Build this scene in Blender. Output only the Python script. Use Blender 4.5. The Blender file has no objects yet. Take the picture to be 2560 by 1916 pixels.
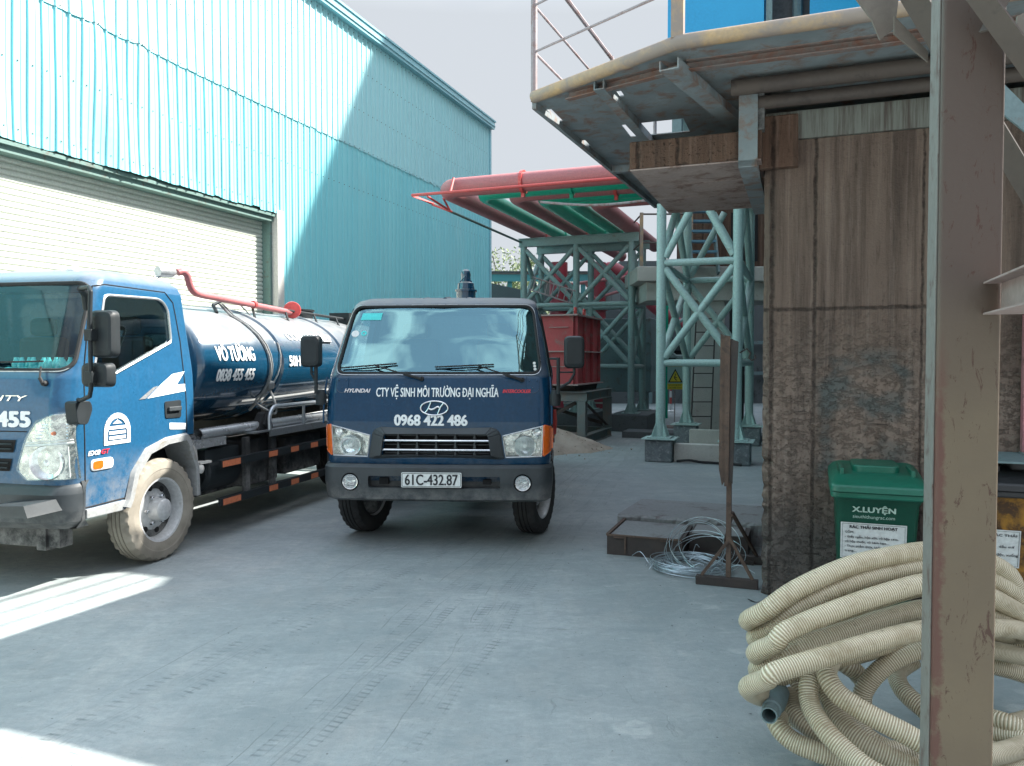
import bpy, bmesh, math, random
from mathutils import Vector, Matrix
random.seed(7)
SC = bpy.context.scene
R = math.radians
PI = math.pi
# ------------------------------------------------------------------ camera
cam_d = bpy.data.cameras.new("camera")
cam = bpy.data.objects.new("camera", cam_d)
SC.collection.objects.link(cam)
cam.location = (0, 0, 1.65)
cam.rotation_euler = (R(90 - 1.7), 0, 0)
cam_d.sensor_width = 36.0
cam_d.lens = 36.0 * 1950 / 2560
cam_d.clip_start = 0.05
cam_d.clip_end = 600
SC.camera = cam
SC.render.resolution_x, SC.render.resolution_y = 1024, 766
# ------------------------------------------------------------------ light
TH = R(20.5)                      # the yard's buildings stand turned by this angle
SUN = Vector((1.217, 0.40, 1.31)).normalized()
w = bpy.data.worlds.new("World"); SC.world = w; w.use_nodes = True
wn, wl = w.node_tree.nodes, w.node_tree.links
bg = wn["Background"]
sky = wn.new("ShaderNodeTexSky"); sky.sky_type = 'NISHITA'; sky.sun_disc = False
sky.sun_elevation = math.asin(SUN.z)
sky.sun_rotation = math.atan2(SUN.x, SUN.y)
sky.air_density = 1.0; sky.dust_density = 2.0; sky.ozone_density = 1.5
bg.inputs[1].default_value = 0.15
tc = wn.new("ShaderNodeTexCoord")
sep = wn.new("ShaderNodeSeparateXYZ"); wl.new(tc.outputs["Generated"], sep.inputs[0])
# milky haze that thickens towards the horizon
hz = wn.new("ShaderNodeMapRange"); hz.inputs[1].default_value = 0.40; hz.inputs[2].default_value = 0.80
hz.inputs[3].default_value = 1.0; hz.inputs[4].default_value = 0.0
wl.new(sep.outputs["Z"], hz.inputs[0])
mx = wn.new("ShaderNodeMixRGB"); wl.new(hz.outputs[0], mx.inputs[0])
mx.inputs[2].default_value = (1.42, 1.52, 1.64, 1)
# thin clouds high up
mp = wn.new("ShaderNodeMapping"); mp.inputs["Scale"].default_value = (1.6, 1.6, 3.0)
wl.new(tc.outputs["Generated"], mp.inputs[0])
ns = wn.new("ShaderNodeTexNoise"); ns.inputs["Scale"].default_value = 3.0; ns.inputs["Detail"].default_value = 8
ns.inputs["Distortion"].default_value = 0.6
wl.new(mp.outputs[0], ns.inputs[0])
cr = wn.new("ShaderNodeMapRange"); cr.inputs[1].default_value = 0.47; cr.inputs[2].default_value = 0.60
cr.inputs[3].default_value = 0.25; cr.inputs[4].default_value = 0.95
wl.new(ns.outputs[0], cr.inputs[0])
mc = wn.new("ShaderNodeMixRGB"); wl.new(cr.outputs[0], mc.inputs[0]); wl.new(sky.outputs[0], mc.inputs[1])
mc.inputs[2].default_value = (5.6, 6.1, 6.4, 1)
wl.new(mc.outputs[0], mx.inputs[1]); wl.new(mx.outputs[0], bg.inputs[0])
sun_d = bpy.data.lights.new("sun", 'SUN'); sun_d.energy = 5.0; sun_d.angle = R(0.6); sun_d.color = (1.0, 0.96, 0.89)
sun = bpy.data.objects.new("sun", sun_d); SC.collection.objects.link(sun)
sun.rotation_euler = SUN.to_track_quat('Z', 'Y').to_euler(); sun.location = (20, 5, 30)
SC.view_settings.view_transform = 'Standard'; SC.view_settings.look = 'None'
SC.view_settings.exposure = 1.68; SC.view_settings.gamma = 1.0
SC.cycles.max_bounces = 7; SC.cycles.diffuse_bounces = 4; SC.cycles.transparent_max_bounces = 12
SC.cycles.sample_clamp_indirect = 6
# ------------------------------------------------------------------ materials
def nodes(name):
    m = bpy.data.materials.new(name); m.use_nodes = True
    nt = m.node_tree; return m, nt, nt.nodes, nt.links, nt.nodes["Principled BSDF"]
def col4(c): return (c[0], c[1], c[2], 1)
def coords(N, L, scale=(1, 1, 1), rot=(0, 0, 0), kind="Object"):
    t = N.new("ShaderNodeTexCoord"); m = N.new("ShaderNodeMapping")
    m.inputs["Scale"].default_value = scale; m.inputs["Rotation"].default_value = rot
    L.new(t.outputs[kind], m.inputs[0]); return m.outputs[0]
def noise(N, L, vec, scale, detail=4, rough=.55, dist=0.0):
    n = N.new("ShaderNodeTexNoise"); n.inputs["Scale"].default_value = scale; n.inputs["Detail"].default_value = detail
    n.inputs["Roughness"].default_value = rough; n.inputs["Distortion"].default_value = dist
    L.new(vec, n.inputs[0]); return n.outputs[0]
def rng(N, L, val, a, b, lo=0., hi=1.):
    r = N.new("ShaderNodeMapRange"); r.inputs[1].default_value = a; r.inputs[2].default_value = b
    r.inputs[3].default_value = lo; r.inputs[4].default_value = hi; L.new(val, r.inputs[0]); return r.outputs[0]
def mixc(N, L, fac, a, b, mode='MIX'):
    m = N.new("ShaderNodeMixRGB"); m.blend_type = mode
    for i, x in ((0, fac), (1, a), (2, b)):
        if hasattr(x, "links"): L.new(x, m.inputs[i])
        elif i == 0: m.inputs[0].default_value = x
        else: m.inputs[i].default_value = col4(x)
    return m.outputs[0]
def mth(N, L, op, a, b=None, c=None):
    m = N.new("ShaderNodeMath"); m.operation = op
    for i, x in enumerate((a, b, c)):
        if x is None: continue
        if hasattr(x, "links"): L.new(x, m.inputs[i])
        else: m.inputs[i].default_value = x
    return m.outputs[0]
def bump(N, L, bs, h, strength=.3, dist=.02):
    b = N.new("ShaderNodeBump"); b.inputs["Strength"].default_value = strength; b.inputs["Distance"].default_value = dist
    L.new(h, b.inputs["Height"]); L.new(b.outputs[0], bs.inputs["Normal"])
def mat(name, c, rough=.6, metal=0., dirt=None, amt=.35, scale=3., bumpy=0., coat=0., c2=None, fine=40., spec=.5, mud=None, top=0.):
    """painted or plain surface with worn patches of a second colour"""
    m, nt, N, L, B = nodes(name)
    v = coords(N, L)
    n1 = noise(N, L, v, scale, 6, .6); n2 = noise(N, L, v, fine, 3)
    cc = mixc(N, L, rng(N, L, n2, .3, .7), tuple(x * .86 for x in c), tuple(min(1, x * 1.1) for x in c))
    if c2: cc = mixc(N, L, rng(N, L, n1, .35, .65), cc, c2)
    if dirt:
        n3 = noise(N, L, v, scale * 2.3, 8, .7, .4)
        cc = mixc(N, L, rng(N, L, n3, .75 - amt * .5, .85 - amt * .4), cc, dirt)
    rr = rng(N, L, n1, .2, .8, max(.03, rough - .1), min(1, rough + .12))
    if mud:                                     # road dust caked on towards the wheels, and a thin film everywhere
        sp = N.new("ShaderNodeSeparateXYZ"); L.new(v, sp.inputs[0]); n4 = noise(N, L, v, 7., 7, .75)
        mk = mth(N, L, 'MULTIPLY', rng(N, L, sp.outputs["Z"], mud[1], mud[0]), rng(N, L, n4, .38, .62))
        mk = mth(N, L, 'ADD', mth(N, L, 'MULTIPLY', mk, .8), rng(N, L, noise(N, L, coords(N, L, (3, 3, .8)), 4., 6, .7), .50, .75, 0, .04))
        if top:                                 # pale dust tint on faces that look up paints in the sky highlight
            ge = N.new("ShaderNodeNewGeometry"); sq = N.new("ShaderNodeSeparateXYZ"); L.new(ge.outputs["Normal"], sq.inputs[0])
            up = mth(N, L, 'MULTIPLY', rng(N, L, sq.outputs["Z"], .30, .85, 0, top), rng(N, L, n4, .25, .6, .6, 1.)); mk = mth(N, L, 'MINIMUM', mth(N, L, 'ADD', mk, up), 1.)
        cc = mixc(N, L, mk, cc, (.25, .245, .235)); rr = mth(N, L, 'MAXIMUM', rr, mth(N, L, 'MULTIPLY', mk, .9))
        L.new(mth(N, L, 'MULTIPLY', mth(N, L, 'SUBTRACT', 1., mk), coat), B.inputs["Coat Weight"])
    L.new(cc, B.inputs["Base Color"]); L.new(rr, B.inputs["Roughness"])
    B.inputs["Metallic"].default_value = metal
    if not mud: B.inputs["Coat Weight"].default_value = coat
    B.inputs["Coat Roughness"].default_value = .04; B.inputs["Specular IOR Level"].default_value = spec
    if bumpy: bump(N, L, B, n2, bumpy, .01)
    return m
def glass(name, tint, refl, rough=.02, gcol=None):
    m, nt, N, L, B = nodes(name)
    N.remove(B); out = N["Material Output"]
    tr = N.new("ShaderNodeBsdfTransparent"); tr.inputs[0].default_value = col4(tint)
    gl = N.new("ShaderNodeBsdfGlossy"); gl.inputs["Roughness"].default_value = rough
    gl.inputs[0].default_value = col4(gcol or (.85, .97, 1))
    fr = N.new("ShaderNodeLayerWeight"); fr.inputs[0].default_value = .5
    f = mth(N, L, 'MULTIPLY_ADD', mth(N, L, 'POWER', fr.outputs["Facing"], 4.), .9, refl + .04)
    mxs = N.new("ShaderNodeMixShader"); L.new(f, mxs.inputs[0]); L.new(tr.outputs[0], mxs.inputs[1]); L.new(gl.outputs[0], mxs.inputs[2])
    L.new(mxs.outputs[0], out.inputs[0]); return m
# ------------------------------------------------------------------ objects
BASES = {}
def setp(o, label=None, cat=None, group=None, kind=None):
    if label: o["label"] = label
    if cat: o["category"] = cat
    if group: o["group"] = group
    if kind: o["kind"] = kind
    return o
def W(n, t, z=0.):
    return Vector((math.cos(TH) * n + math.sin(TH) * t, -math.sin(TH) * n + math.cos(TH) * t, z))
def toNT(p): return Vector((math.cos(TH) * p[0] - math.sin(TH) * p[1], math.sin(TH) * p[0] + math.cos(TH) * p[1], p[2]))
def place(o, frame, base):
    """frame 'nt': base given in yard coordinates; 'w': world; a number: own yaw in degrees at a world base whose parts are local"""
    b = Vector(base)
    if frame == 'nt': o.location = W(*b); o.rotation_euler = (0, 0, -TH); BASES[o.name] = b
    elif frame == 'w': o.location = b; BASES[o.name] = b
    else: o.location = b; o.rotation_euler = (0, 0, R(frame)); BASES[o.name] = Vector((0, 0, 0))
def thing(name, label, cat, base=(0, 0, 0), frame='w', group=None, kind=None):
    o = bpy.data.objects.new(name, None); SC.collection.objects.link(o); o.empty_display_size = .2
    place(o, frame, base); return setp(o, label, cat, group, kind)
def frame_vec(d):
    d = d.normalized(); up = Vector((0, 0, 1)) if abs(d.z) < .95 else Vector((0, 1, 0))
    x = d.cross(up).normalized(); return x, x.cross(d).normalized(), d
class MB:
    def __init__(s): s.v = []; s.f = []; s.sm = []
    def add(s, vs, fs, smooth=False):
        k = len(s.v); s.v += [Vector(p) for p in vs]
        for f in fs: s.f.append([i + k for i in f]); s.sm.append(smooth)
        return s
    def box(s, lo, hi):
        x0, y0, z0 = lo; x1, y1, z1 = hi
        return s.add([(x0, y0, z0), (x1, y0, z0), (x1, y1, z0), (x0, y1, z0), (x0, y0, z1), (x1, y0, z1), (x1, y1, z1), (x0, y1, z1)],
              [(0, 3, 2, 1), (4, 5, 6, 7), (0, 1, 5, 4), (1, 2, 6, 5), (2, 3, 7, 6), (3, 0, 4, 7)])
    def sweep(s, prof, p0, p1, roll=0.):
        p0, p1 = Vector(p0), Vector(p1); x, y, d = frame_vec(p1 - p0)
        c, q = math.cos(roll), math.sin(roll); n = len(prof)
        pts = []
        for p in (p0, p1):
            for a, b in prof: pts.append(p + x * (a * c - b * q) + y * (a * q + b * c))
        fs = [[i, (i + 1) % n, n + (i + 1) % n, n + i] for i in range(n)] + [list(range(n))[::-1], [n + i for i in range(n)]]
        return s.add(pts, fs)
    def bar(s, p0, p1, w, h, roll=0.): return s.sweep([(-w / 2, -h / 2), (w / 2, -h / 2), (w / 2, h / 2), (-w / 2, h / 2)], p0, p1, roll)
    def ibeam(s, p0, p1, w, h, t=.01, roll=0.):
        a, b = w / 2, h / 2; c = t / 2
        return s.sweep([(-a, -b), (a, -b), (a, -b + t), (c, -b + t), (c, b - t), (a, b - t), (a, b), (-a, b), (-a, b - t), (-c, b - t), (-c, -b + t), (-a, -b + t)], p0, p1, roll)
    def angle(s, p0, p1, w, t=.008, roll=0.): return s.sweep([(0, 0), (w, 0), (w, t), (t, t), (t, w), (0, w)], p0, p1, roll)
    def channel(s, p0, p1, w, h, t=.008, roll=0.): return s.sweep([(0, 0), (w, 0), (w, t), (t, t), (t, h - t), (w, h - t), (w, h), (0, h)], p0, p1, roll)
    def tube(s, pts, r, seg=10, closed=False, caps=True, rf=None):
        pts = [Vector(p) for p in pts]; n = len(pts); rings = []
        x = y = None
        for i, p in enumerate(pts):
            if closed: d = pts[(i + 1) % n] - pts[i - 1]
            else: d = pts[min(i + 1, n - 1)] - pts[max(i - 1, 0)]
            d.normalize()
            if x is None: x, y, _ = frame_vec(d)
            else:
                x = (x - d * x.dot(d)); x = x.normalized() if x.length > 1e-6 else frame_vec(d)[0]; y = x.cross(d).normalized()
            rr = rf(i) if rf else r
            rings.append([p + (x * math.cos(a) + y * math.sin(a)) * rr for a in [2 * PI * k / seg for k in range(seg)]])
        vs = [q for g in rings for q in g]; fs = []
        for i in range(n if closed else n - 1):
            j = (i + 1) % n
            for k in range(seg): fs.append([i * seg + k, i * seg + (k + 1) % seg, j * seg + (k + 1) % seg, j * seg + k])
        s.add(vs, fs, True)
        if caps and not closed:
            s.add(rings[0], [list(range(seg))[::-1]]); s.add(rings[-1], [list(range(seg))])
        return s
    def cyl(s, p0, p1, r, seg=14): return s.tube([p0, p1], r, seg)
    def lathe(s, prof, o, axis=(0, 0, 1), seg=32, smooth=True, fn=None):
        """prof: (radius, distance along the axis)"""
        o = Vector(o); x, y, d = frame_vec(Vector(axis)); vs = []; n = len(prof)
        for k in range(seg):
            a = 2 * PI * k / seg
            for i, (r, h) in enumerate(prof):
                rr = fn(i, k, r) if fn else r
                vs.append(o + (x * math.cos(a) + y * math.sin(a)) * rr + d * h)
        fs = [[k * n + i, ((k + 1) % seg) * n + i, ((k + 1) % seg) * n + i + 1, k * n + i + 1] for k in range(seg) for i in range(n - 1)]
        return s.add(vs, fs, smooth)
    def prism(s, poly, axis, lo, hi):
        """poly in the two other axes; axis 0 -> (y,z), 1 -> (x,z), 2 -> (x,y)"""
        def q(a, b, c): return [(c, a, b), (a, c, b), (a, b, c)][axis]
        n = len(poly); vs = [q(a, b, lo) for a, b in poly] + [q(a, b, hi) for a, b in poly]
        return s.add(vs, [[i, (i + 1) % n, n + (i + 1) % n, n + i] for i in range(n)] + [list(range(n))[::-1], [n + i for i in range(n)]])
    def plate(s, pts, th):
        pts = [Vector(p) for p in pts]; nn = (pts[1] - pts[0]).cross(pts[2] - pts[0]).normalized() * th; n = len(pts)
        return s.add(pts + [p + nn for p in pts], [[i, (i + 1) % n, n + (i + 1) % n, n + i] for i in range(n)] + [list(range(n))[::-1], [n + i for i in range(n)]])
    def build(s, name, m, parent=None, frame='w', base=(0, 0, 0), bevel=0., fix=True, sub=0, ang=35):
        o = bpy.data.objects.new(name, bpy.data.meshes.new(name)); SC.collection.objects.link(o)
        if parent is not None:
            b = BASES[parent.name]; o.parent = parent; BASES[o.name] = b
        else: place(o, frame, base); b = BASES[o.name]
        me = o.data; me.from_pydata([p - b for p in s.v], [], s.f)
        for p, q in zip(me.polygons, s.sm): p.use_smooth = q
        if fix:
            bm = bmesh.new(); bm.from_mesh(me); bmesh.ops.recalc_face_normals(bm, faces=bm.faces); bm.to_mesh(me); bm.free()
        me.update()
        if any(s.sm): me.set_sharp_from_angle(angle=R(ang))
        me.materials.append(m)
        if bevel:
            md = o.modifiers.new("bevel", 'BEVEL'); md.width = bevel; md.segments = 2; md.limit_method = 'ANGLE'; md.angle_limit = R(40)
        return o
def copy_tree(o, parent=None):
    c = o.copy(); SC.collection.objects.link(c)
    if parent is not None: c.parent = parent
    BASES[c.name] = BASES.get(o.name, Vector((0, 0, 0)))
    for ch in list(o.children): copy_tree(ch, c)
    return c
def P(u, v, Y):
    """a point at depth Y seen at pixel (u, v) of the 2560 x 1916 survey picture"""
    a, b = (u - 1280) / 1950, (958 - v) / 1950; p = R(1.7)
    d = Vector((a, math.cos(p) + b * math.sin(p), -math.sin(p) + b * math.cos(p))); return Vector((0, 0, 1.65)) + d * (Y / d.y)
def smoothpath(pts, k=8, closed=False):
    pts = [Vector(p) for p in pts]; n = len(pts); out = []
    for i in range(n if closed else n - 1):
        if closed: a, b, c, d = pts[i - 1], pts[i], pts[(i + 1) % n], pts[(i + 2) % n]
        else: a, b, c, d = pts[max(i - 1, 0)], pts[i], pts[i + 1], pts[min(i + 2, n - 1)]
        for j in range(k):
            t = j / k
            out.append(.5 * ((2 * b) + (c - a) * t + (2 * a - 5 * b + 4 * c - d) * t * t + (3 * b - a - 3 * c + d) * t ** 3))
    if not closed: out.append(pts[-1])
    return out
def rounded(poly, r, k=5):
    out = []; n = len(poly)
    rr = r if isinstance(r, (list, tuple)) else [r] * n
    for i in range(n):
        p, a, b = Vector(poly[i]), Vector(poly[i - 1]), Vector(poly[(i + 1) % n]); q = rr[i]
        if q <= 0: out.append(tuple(p)); continue
        d1, d2 = (a - p).normalized(), (b - p).normalized()
        s0, s1 = p + d1 * min(q, (a - p).length * .45), p + d2 * min(q, (b - p).length * .45)
        for j in range(k + 1):
            t = j / k; out.append(tuple((1 - t) ** 2 * s0 + 2 * t * (1 - t) * p + t * t * s1))
    return out
def boolean(o, cutters, op='DIFFERENCE'):
    for c in cutters:
        md = o.modifiers.new("b", 'BOOLEAN'); md.object = c; md.operation = op; md.solver = 'EXACT'
    bpy.context.view_layer.update()
    dg = bpy.context.evaluated_depsgraph_get()
    me = bpy.data.meshes.new_from_object(o.evaluated_get(dg)); old = o.data
    o.modifiers.clear(); o.data = me; bpy.data.meshes.remove(old)
    for c in cutters:
        m = c.data; bpy.data.objects.remove(c); bpy.data.meshes.remove(m)
    return o
def text2d(s, wd, cap, bold=0., shear=0.):
    """letters as flat faces, baseline centred on the origin; wd total width, cap height of capitals"""
    def raw(q):
        c = bpy.data.curves.new("t", 'FONT'); c.body = q; c.size = 1.0; c.shear = shear; c.resolution_u = 3
        o = bpy.data.objects.new("t", c); SC.collection.objects.link(o); bpy.context.view_layer.update()
        me = bpy.data.meshes.new_from_object(o.evaluated_get(bpy.context.evaluated_depsgraph_get()))
        r = [(v.co.x, v.co.y) for v in me.vertices], [list(p.vertices) for p in me.polygons]
        bpy.data.objects.remove(o); bpy.data.curves.remove(c); bpy.data.meshes.remove(me); return r
    fix = {'Ơ': 'O', 'Ờ': 'Ò', 'Đ': 'D'}; base = ''.join(fix.get(k, k) for k in s); vs, fs = raw(base)
    for i, k in enumerate(s):                      # the built-in face lacks these: horn and bar are drawn
        if k not in fix: continue
        mp = max([p[0] for p in raw(base[:i].rstrip())[0]] or [-1]) if base[:i].strip() else -1
        g = [p for p in raw(base[:i] + ('O' if k != 'Đ' else 'D'))[0] if p[0] > mp + .01]
        a, b = min(p[0] for p in g), max(p[0] for p in g); m = len(vs)
        if k == 'Đ': vs += [(a - .07, .33), (a + .24, .33), (a + .24, .40), (a - .07, .40)]
        else: vs += [(b - .10, .60), (b - .03, .56), (b + .08, .70), (b + .02, .78)]
        fs.append([m, m + 1, m + 2, m + 3])
    x0, x1 = min(v[0] for v in vs), max(v[0] for v in vs); k = wd / (x1 - x0); kz = cap / .64
    return [((a - (x0 + x1) / 2) * k, b * kz) for a, b in vs], fs
def text_on(mb, s, cx, cz, wd, cap, fn, bold=0., shear=0., rot=0., flip=False):
    """heavier letters are built from a few shifted layers, each a hair proud of the last"""
    vs, fs = text2d(s, wd - 2 * bold * cap, cap, 0., shear); c, q = math.cos(rot), math.sin(rot)
    o = Vector(fn(cx, cz)); nn = (Vector(fn(cx + .01, cz)) - o).cross(Vector(fn(cx, cz + .01)) - o).normalized()
    for k, (dx, dz) in enumerate(((0, 0), (-1, 0), (1, 0), (-.6, .5), (.6, .5), (-.6, -.5), (.6, -.5)) if bold else ((0, 0),)):
        mb.add([Vector(fn(cx + a * c - b * q + dx * bold * cap, cz + a * q + b * c + dz * bold * cap)) + nn * (.00025 * k) for a, b in vs], fs)
# ------------------------------------------------------------------ material set
M = {}
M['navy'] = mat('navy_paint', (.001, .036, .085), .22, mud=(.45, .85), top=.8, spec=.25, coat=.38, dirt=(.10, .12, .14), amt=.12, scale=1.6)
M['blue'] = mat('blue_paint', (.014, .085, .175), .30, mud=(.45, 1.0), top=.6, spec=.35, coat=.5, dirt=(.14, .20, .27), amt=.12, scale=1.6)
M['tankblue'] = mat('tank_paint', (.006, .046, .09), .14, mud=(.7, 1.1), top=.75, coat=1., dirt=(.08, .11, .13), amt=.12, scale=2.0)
M['rubber'] = mat('rubber', (.012, .013, .014), .75)
M['plastic'] = mat('black_plastic', (.014, .018, .020), .5, c2=(.022, .027, .030), spec=.3)
M['bumper'] = mat('bumper_plastic', (.024, .030, .034), .48, mud=(.40, .62), c2=(.045, .053, .058), scale=2.)
M['chassis'] = mat('chassis_steel', (.02, .021, .022), .7, mud=(.3, .8), dirt=(.08, .075, .07), amt=.4)
M['chrome'] = mat('chrome', (.75, .76, .77), .12, 1.)
M['silver'] = mat('silver_plastic', (.48, .50, .51), .28, .6)
M['wheelpaint'] = mat('wheel_silver_paint', (.52, .53, .53), .35, .15, dirt=(.25, .22, .18), amt=.3)
M['lampbowl'] = mat('lamp_housing', (.80, .79, .75), .16, .95, c2=(.42, .42, .40), scale=14., fine=22., bumpy=1.)
M['alu'] = mat('worn_aluminium', (.42, .45, .47), .4, .8, dirt=(.2, .18, .15), amt=.3)
M['white'] = mat('white_lettering', (.78, .80, .80), .5)
M['greytrim'] = mat('grey_trim', (.28, .29, .29), .45, dirt=(.2, .18, .14), amt=.4)
M['red'] = mat('red_lettering', (.55, .03, .05), .4)
M['amber'] = mat('amber_lens', (.75, .13, .01), .15, coat=1., spec=.8)
M['lens'] = glass('clear_lens', (.97, .98, .97), .03)
M['windscreen'] = glass('windscreen_glass', (.74, .82, .80), .0)
M['windscreen2'] = glass('tinted_windscreen_glass', (.55, .76, .76), .22, gcol=(.50, .88, .92))
M['sideglass'] = glass('side_glass', (.50, .56, .54), .05)
M['interior'] = mat('cab_trim', (.055, .05, .048), .8)
M['seat'] = mat('seat_fabric', (.045, .05, .05), .9, c2=(.08, .06, .05))
M['platew'] = mat('plate_white', (.72, .74, .72), .45)
M['dark'] = mat('dark_void', (.01, .01, .011), .9)
M['orange'] = mat('orange_reflector', (.55, .17, .08), .5)
M['redpaint'] = mat('red_pipe_paint', (.50, .06, .055), .38, dirt=(.28, .12, .10), amt=.3, coat=.2)
M['coralpipe'] = mat('coral_pipe_paint', (.36, .12, .125), .5, dirt=(.24, .12, .12), amt=.35)
M['greenpipe'] = mat('green_pipe_paint', (.0, .34, .21), .38, dirt=(.03, .16, .13), amt=.3, coat=.2)
M['hopper'] = mat('red_hopper_paint', (.36, .05, .055), .62, dirt=(.20, .10, .09), amt=.45, scale=2., c2=(.28, .045, .05))
M['hopperdust'] = mat('dusty_flange', (.30, .22, .21), .85, dirt=(.2, .06, .06), amt=.3)
M['greysteel'] = mat('grey_painted_steel', (.13, .19, .20), .6, dirt=(.12, .10, .09), amt=.4, scale=2.)
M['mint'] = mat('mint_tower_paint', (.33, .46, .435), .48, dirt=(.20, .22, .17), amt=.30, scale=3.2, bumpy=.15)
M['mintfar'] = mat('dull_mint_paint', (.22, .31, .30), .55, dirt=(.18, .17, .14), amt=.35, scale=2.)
M['litcolstrip'] = mat('lit_worn_flange_paint', (.17, .165, .15), .6, dirt=(.09, .05, .04), amt=.45, scale=5.)
M['standsteel'] = mat('stand_steel', (.10, .15, .15), .65, dirt=(.16, .12, .10), amt=.5, scale=2., c2=(.13, .13, .13))
M['rust'] = mat('rusty_steel', (.075, .048, .036), .85, c2=(.12, .08, .06), dirt=(.05, .035, .03), amt=.5, scale=5., bumpy=.3)
M['darkrust'] = mat('dark_rusty_steel', (.032, .026, .024), .8, c2=(.055, .042, .038), dirt=(.03, .025, .025), amt=.4, scale=4., bumpy=.3)
M['greenbin'] = mat('green_plastic', (.003, .060, .036), .45, c2=(.004, .075, .044), dirt=(.04, .07, .055), amt=.15, scale=3., coat=.1)
M['binlid'] = mat('green_lid_plastic', (.004, .10, .060), .42, c2=(.006, .12, .078), dirt=(.10, .19, .15), amt=.25, scale=4., coat=.1)
M['yellowbin'] = mat('dirty_yellow_plastic', (.42, .20, .02), .6, dirt=(.08, .04, .02), amt=.7, scale=4., c2=(.30, .14, .03))
M['blacklid'] = mat('black_lid_plastic', (.02, .02, .022), .45)
M['yellow'] = mat('yellow_rail_paint', (.44, .29, .15), .5, dirt=(.25, .20, .17), amt=.75, scale=1.3)
M['deck'] = mat('deck_steel', (.25, .28, .29), .7, dirt=(.20, .12, .09), amt=.5, scale=2.5, c2=(.17, .20, .21))
M['deckrust'] = mat('rusted_deck_beam', (.19, .16, .15), .8, dirt=(.20, .10, .07), amt=.6, scale=4.)
M['cyanpanel'] = mat('blue_cabin_paint', (.015, .26, .50), .45, c2=(.02, .30, .55), scale=1.2)
M['rail'] = mat('grey_rail_paint', (.30, .25, .26), .6, dirt=(.2, .1, .08), amt=.5)
M['gusset'] = mat('khaki_brace_paint', (.17, .15, .125), .7, dirt=(.12, .08, .06), amt=.35, c2=(.12, .10, .085))
M['brownsteel'] = mat('brown_brace_paint', (.065, .05, .044), .7, dirt=(.04, .03, .027), amt=.4, c2=(.085, .066, .055))
M['pinkbeam'] = mat('dusty_pink_beam_paint', (.26, .20, .185), .65, dirt=(.17, .12, .09), amt=.4)
M['pinkpanel'] = mat('faded_pink_panel_paint', (.30, .11, .13), .8, dirt=(.14, .08, .08), amt=.5, scale=3., c2=(.36, .17, .18))
M['wire'] = mat('galvanised_wire', (.42, .50, .54), .35, .6)
M['paper'] = mat('paper_label', (.62, .63, .62), .7)
M['ink'] = mat('label_ink', (.03, .03, .035), .8)
M['fade'] = mat('faded_print', (.45, .60, .52), .7)
M['signyellow'] = mat('sign_yellow', (.70, .62, .05), .5)
M['signgreen'] = mat('sign_pale_green', (.35, .55, .50), .5)
M['cyan'] = mat('cyan_bottle_film', (.02, .50, .55), .25, coat=.6, c2=(.25, .75, .78), scale=14.)
M['sticker'] = mat('cyan_sticker', (.05, .50, .50), .4)
M['pier'] = mat('pier_concrete', (.48, .47, .43), .9, dirt=(.26, .23, .20), amt=.35, scale=1.6, bumpy=.3, c2=(.38, .37, .34))
M['maroon'] = mat('maroon_pipe_paint', (.26, .030, .045), .45, dirt=(.16, .07, .06), amt=.4)
M['stepblue'] = mat('step_paint', (.09, .20, .27), .55, dirt=(.1, .1, .1), amt=.3)
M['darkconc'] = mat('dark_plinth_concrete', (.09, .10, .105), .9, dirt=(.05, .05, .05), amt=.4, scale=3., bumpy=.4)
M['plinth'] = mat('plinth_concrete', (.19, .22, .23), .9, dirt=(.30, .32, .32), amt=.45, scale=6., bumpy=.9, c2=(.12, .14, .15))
M['shed'] = mat('shed_wall', (.10, .11, .115), .85, dirt=(.03, .03, .03), amt=.4, scale=.6)
M['shedroof'] = mat('shed_roof', (.05, .055, .06), .7)
M['tealtrim'] = mat('teal_fascia', (.06, .22, .24), .6)
M['bark'] = mat('tree_bark', (.10, .08, .06), .9)
M['leaf'] = mat('pale_leaf', (.16, .22, .09), .7, c2=(.24, .29, .14), scale=.5)  # leaf green paled in its colour for the washed-out haze
M['sand'] = mat('sand_heap', (.27, .21, .17), .95, c2=(.36, .30, .25), scale=2.5, fine=30., bumpy=1.)
M['slab'] = mat('dusty_slab', (.21, .22, .22), .9, dirt=(.12, .10, .10), amt=.4, scale=2., bumpy=.5)
M['striped'] = mat('pole_white', (.65, .66, .66), .5)
M['cloth'] = mat('rag_cloth', (.05, .08, .15), .9)

def mat_teal():
    m, nt, N, L, B = nodes('teal_sheet_paint')
    v = coords(N, L, (1, 1, .12)); n1 = noise(N, L, v, 1.3, 5); v2 = coords(N, L); n2 = noise(N, L, v2, .5, 4)
    c = mixc(N, L, rng(N, L, n1, .35, .65), (.21, .60, .66), (.245, .63, .68))
    # the upper sheets are a paler batch
    t = N.new("ShaderNodeTexCoord"); sp = N.new("ShaderNodeSeparateXYZ"); L.new(t.outputs["Object"], sp.inputs[0])
    c = mixc(N, L, rng(N, L, sp.outputs["Z"], 6.40, 6.41), c, (.36, .66, .70))
    c = mixc(N, L, rng(N, L, n2, .55, .75, 0, .3), c, (.30, .52, .56))
    L.new(c, B.inputs["Base Color"]); B.inputs["Roughness"].default_value = .5; B.inputs["Specular IOR Level"].default_value = 1.
    return m
M['teal'] = mat_teal()
M['shutter'] = mat('cream_shutter_paint', (.60, .63, .56), .5, dirt=(.50, .52, .44), amt=.2, scale=.8)
M['cream'] = mat('cream_post_paint', (.58, .57, .53), .6, dirt=(.35, .32, .28), amt=.2)
M['lintel'] = mat('green_lintel_paint', (.13, .22, .20), .6, dirt=(.12, .09, .07), amt=.4)
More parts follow.
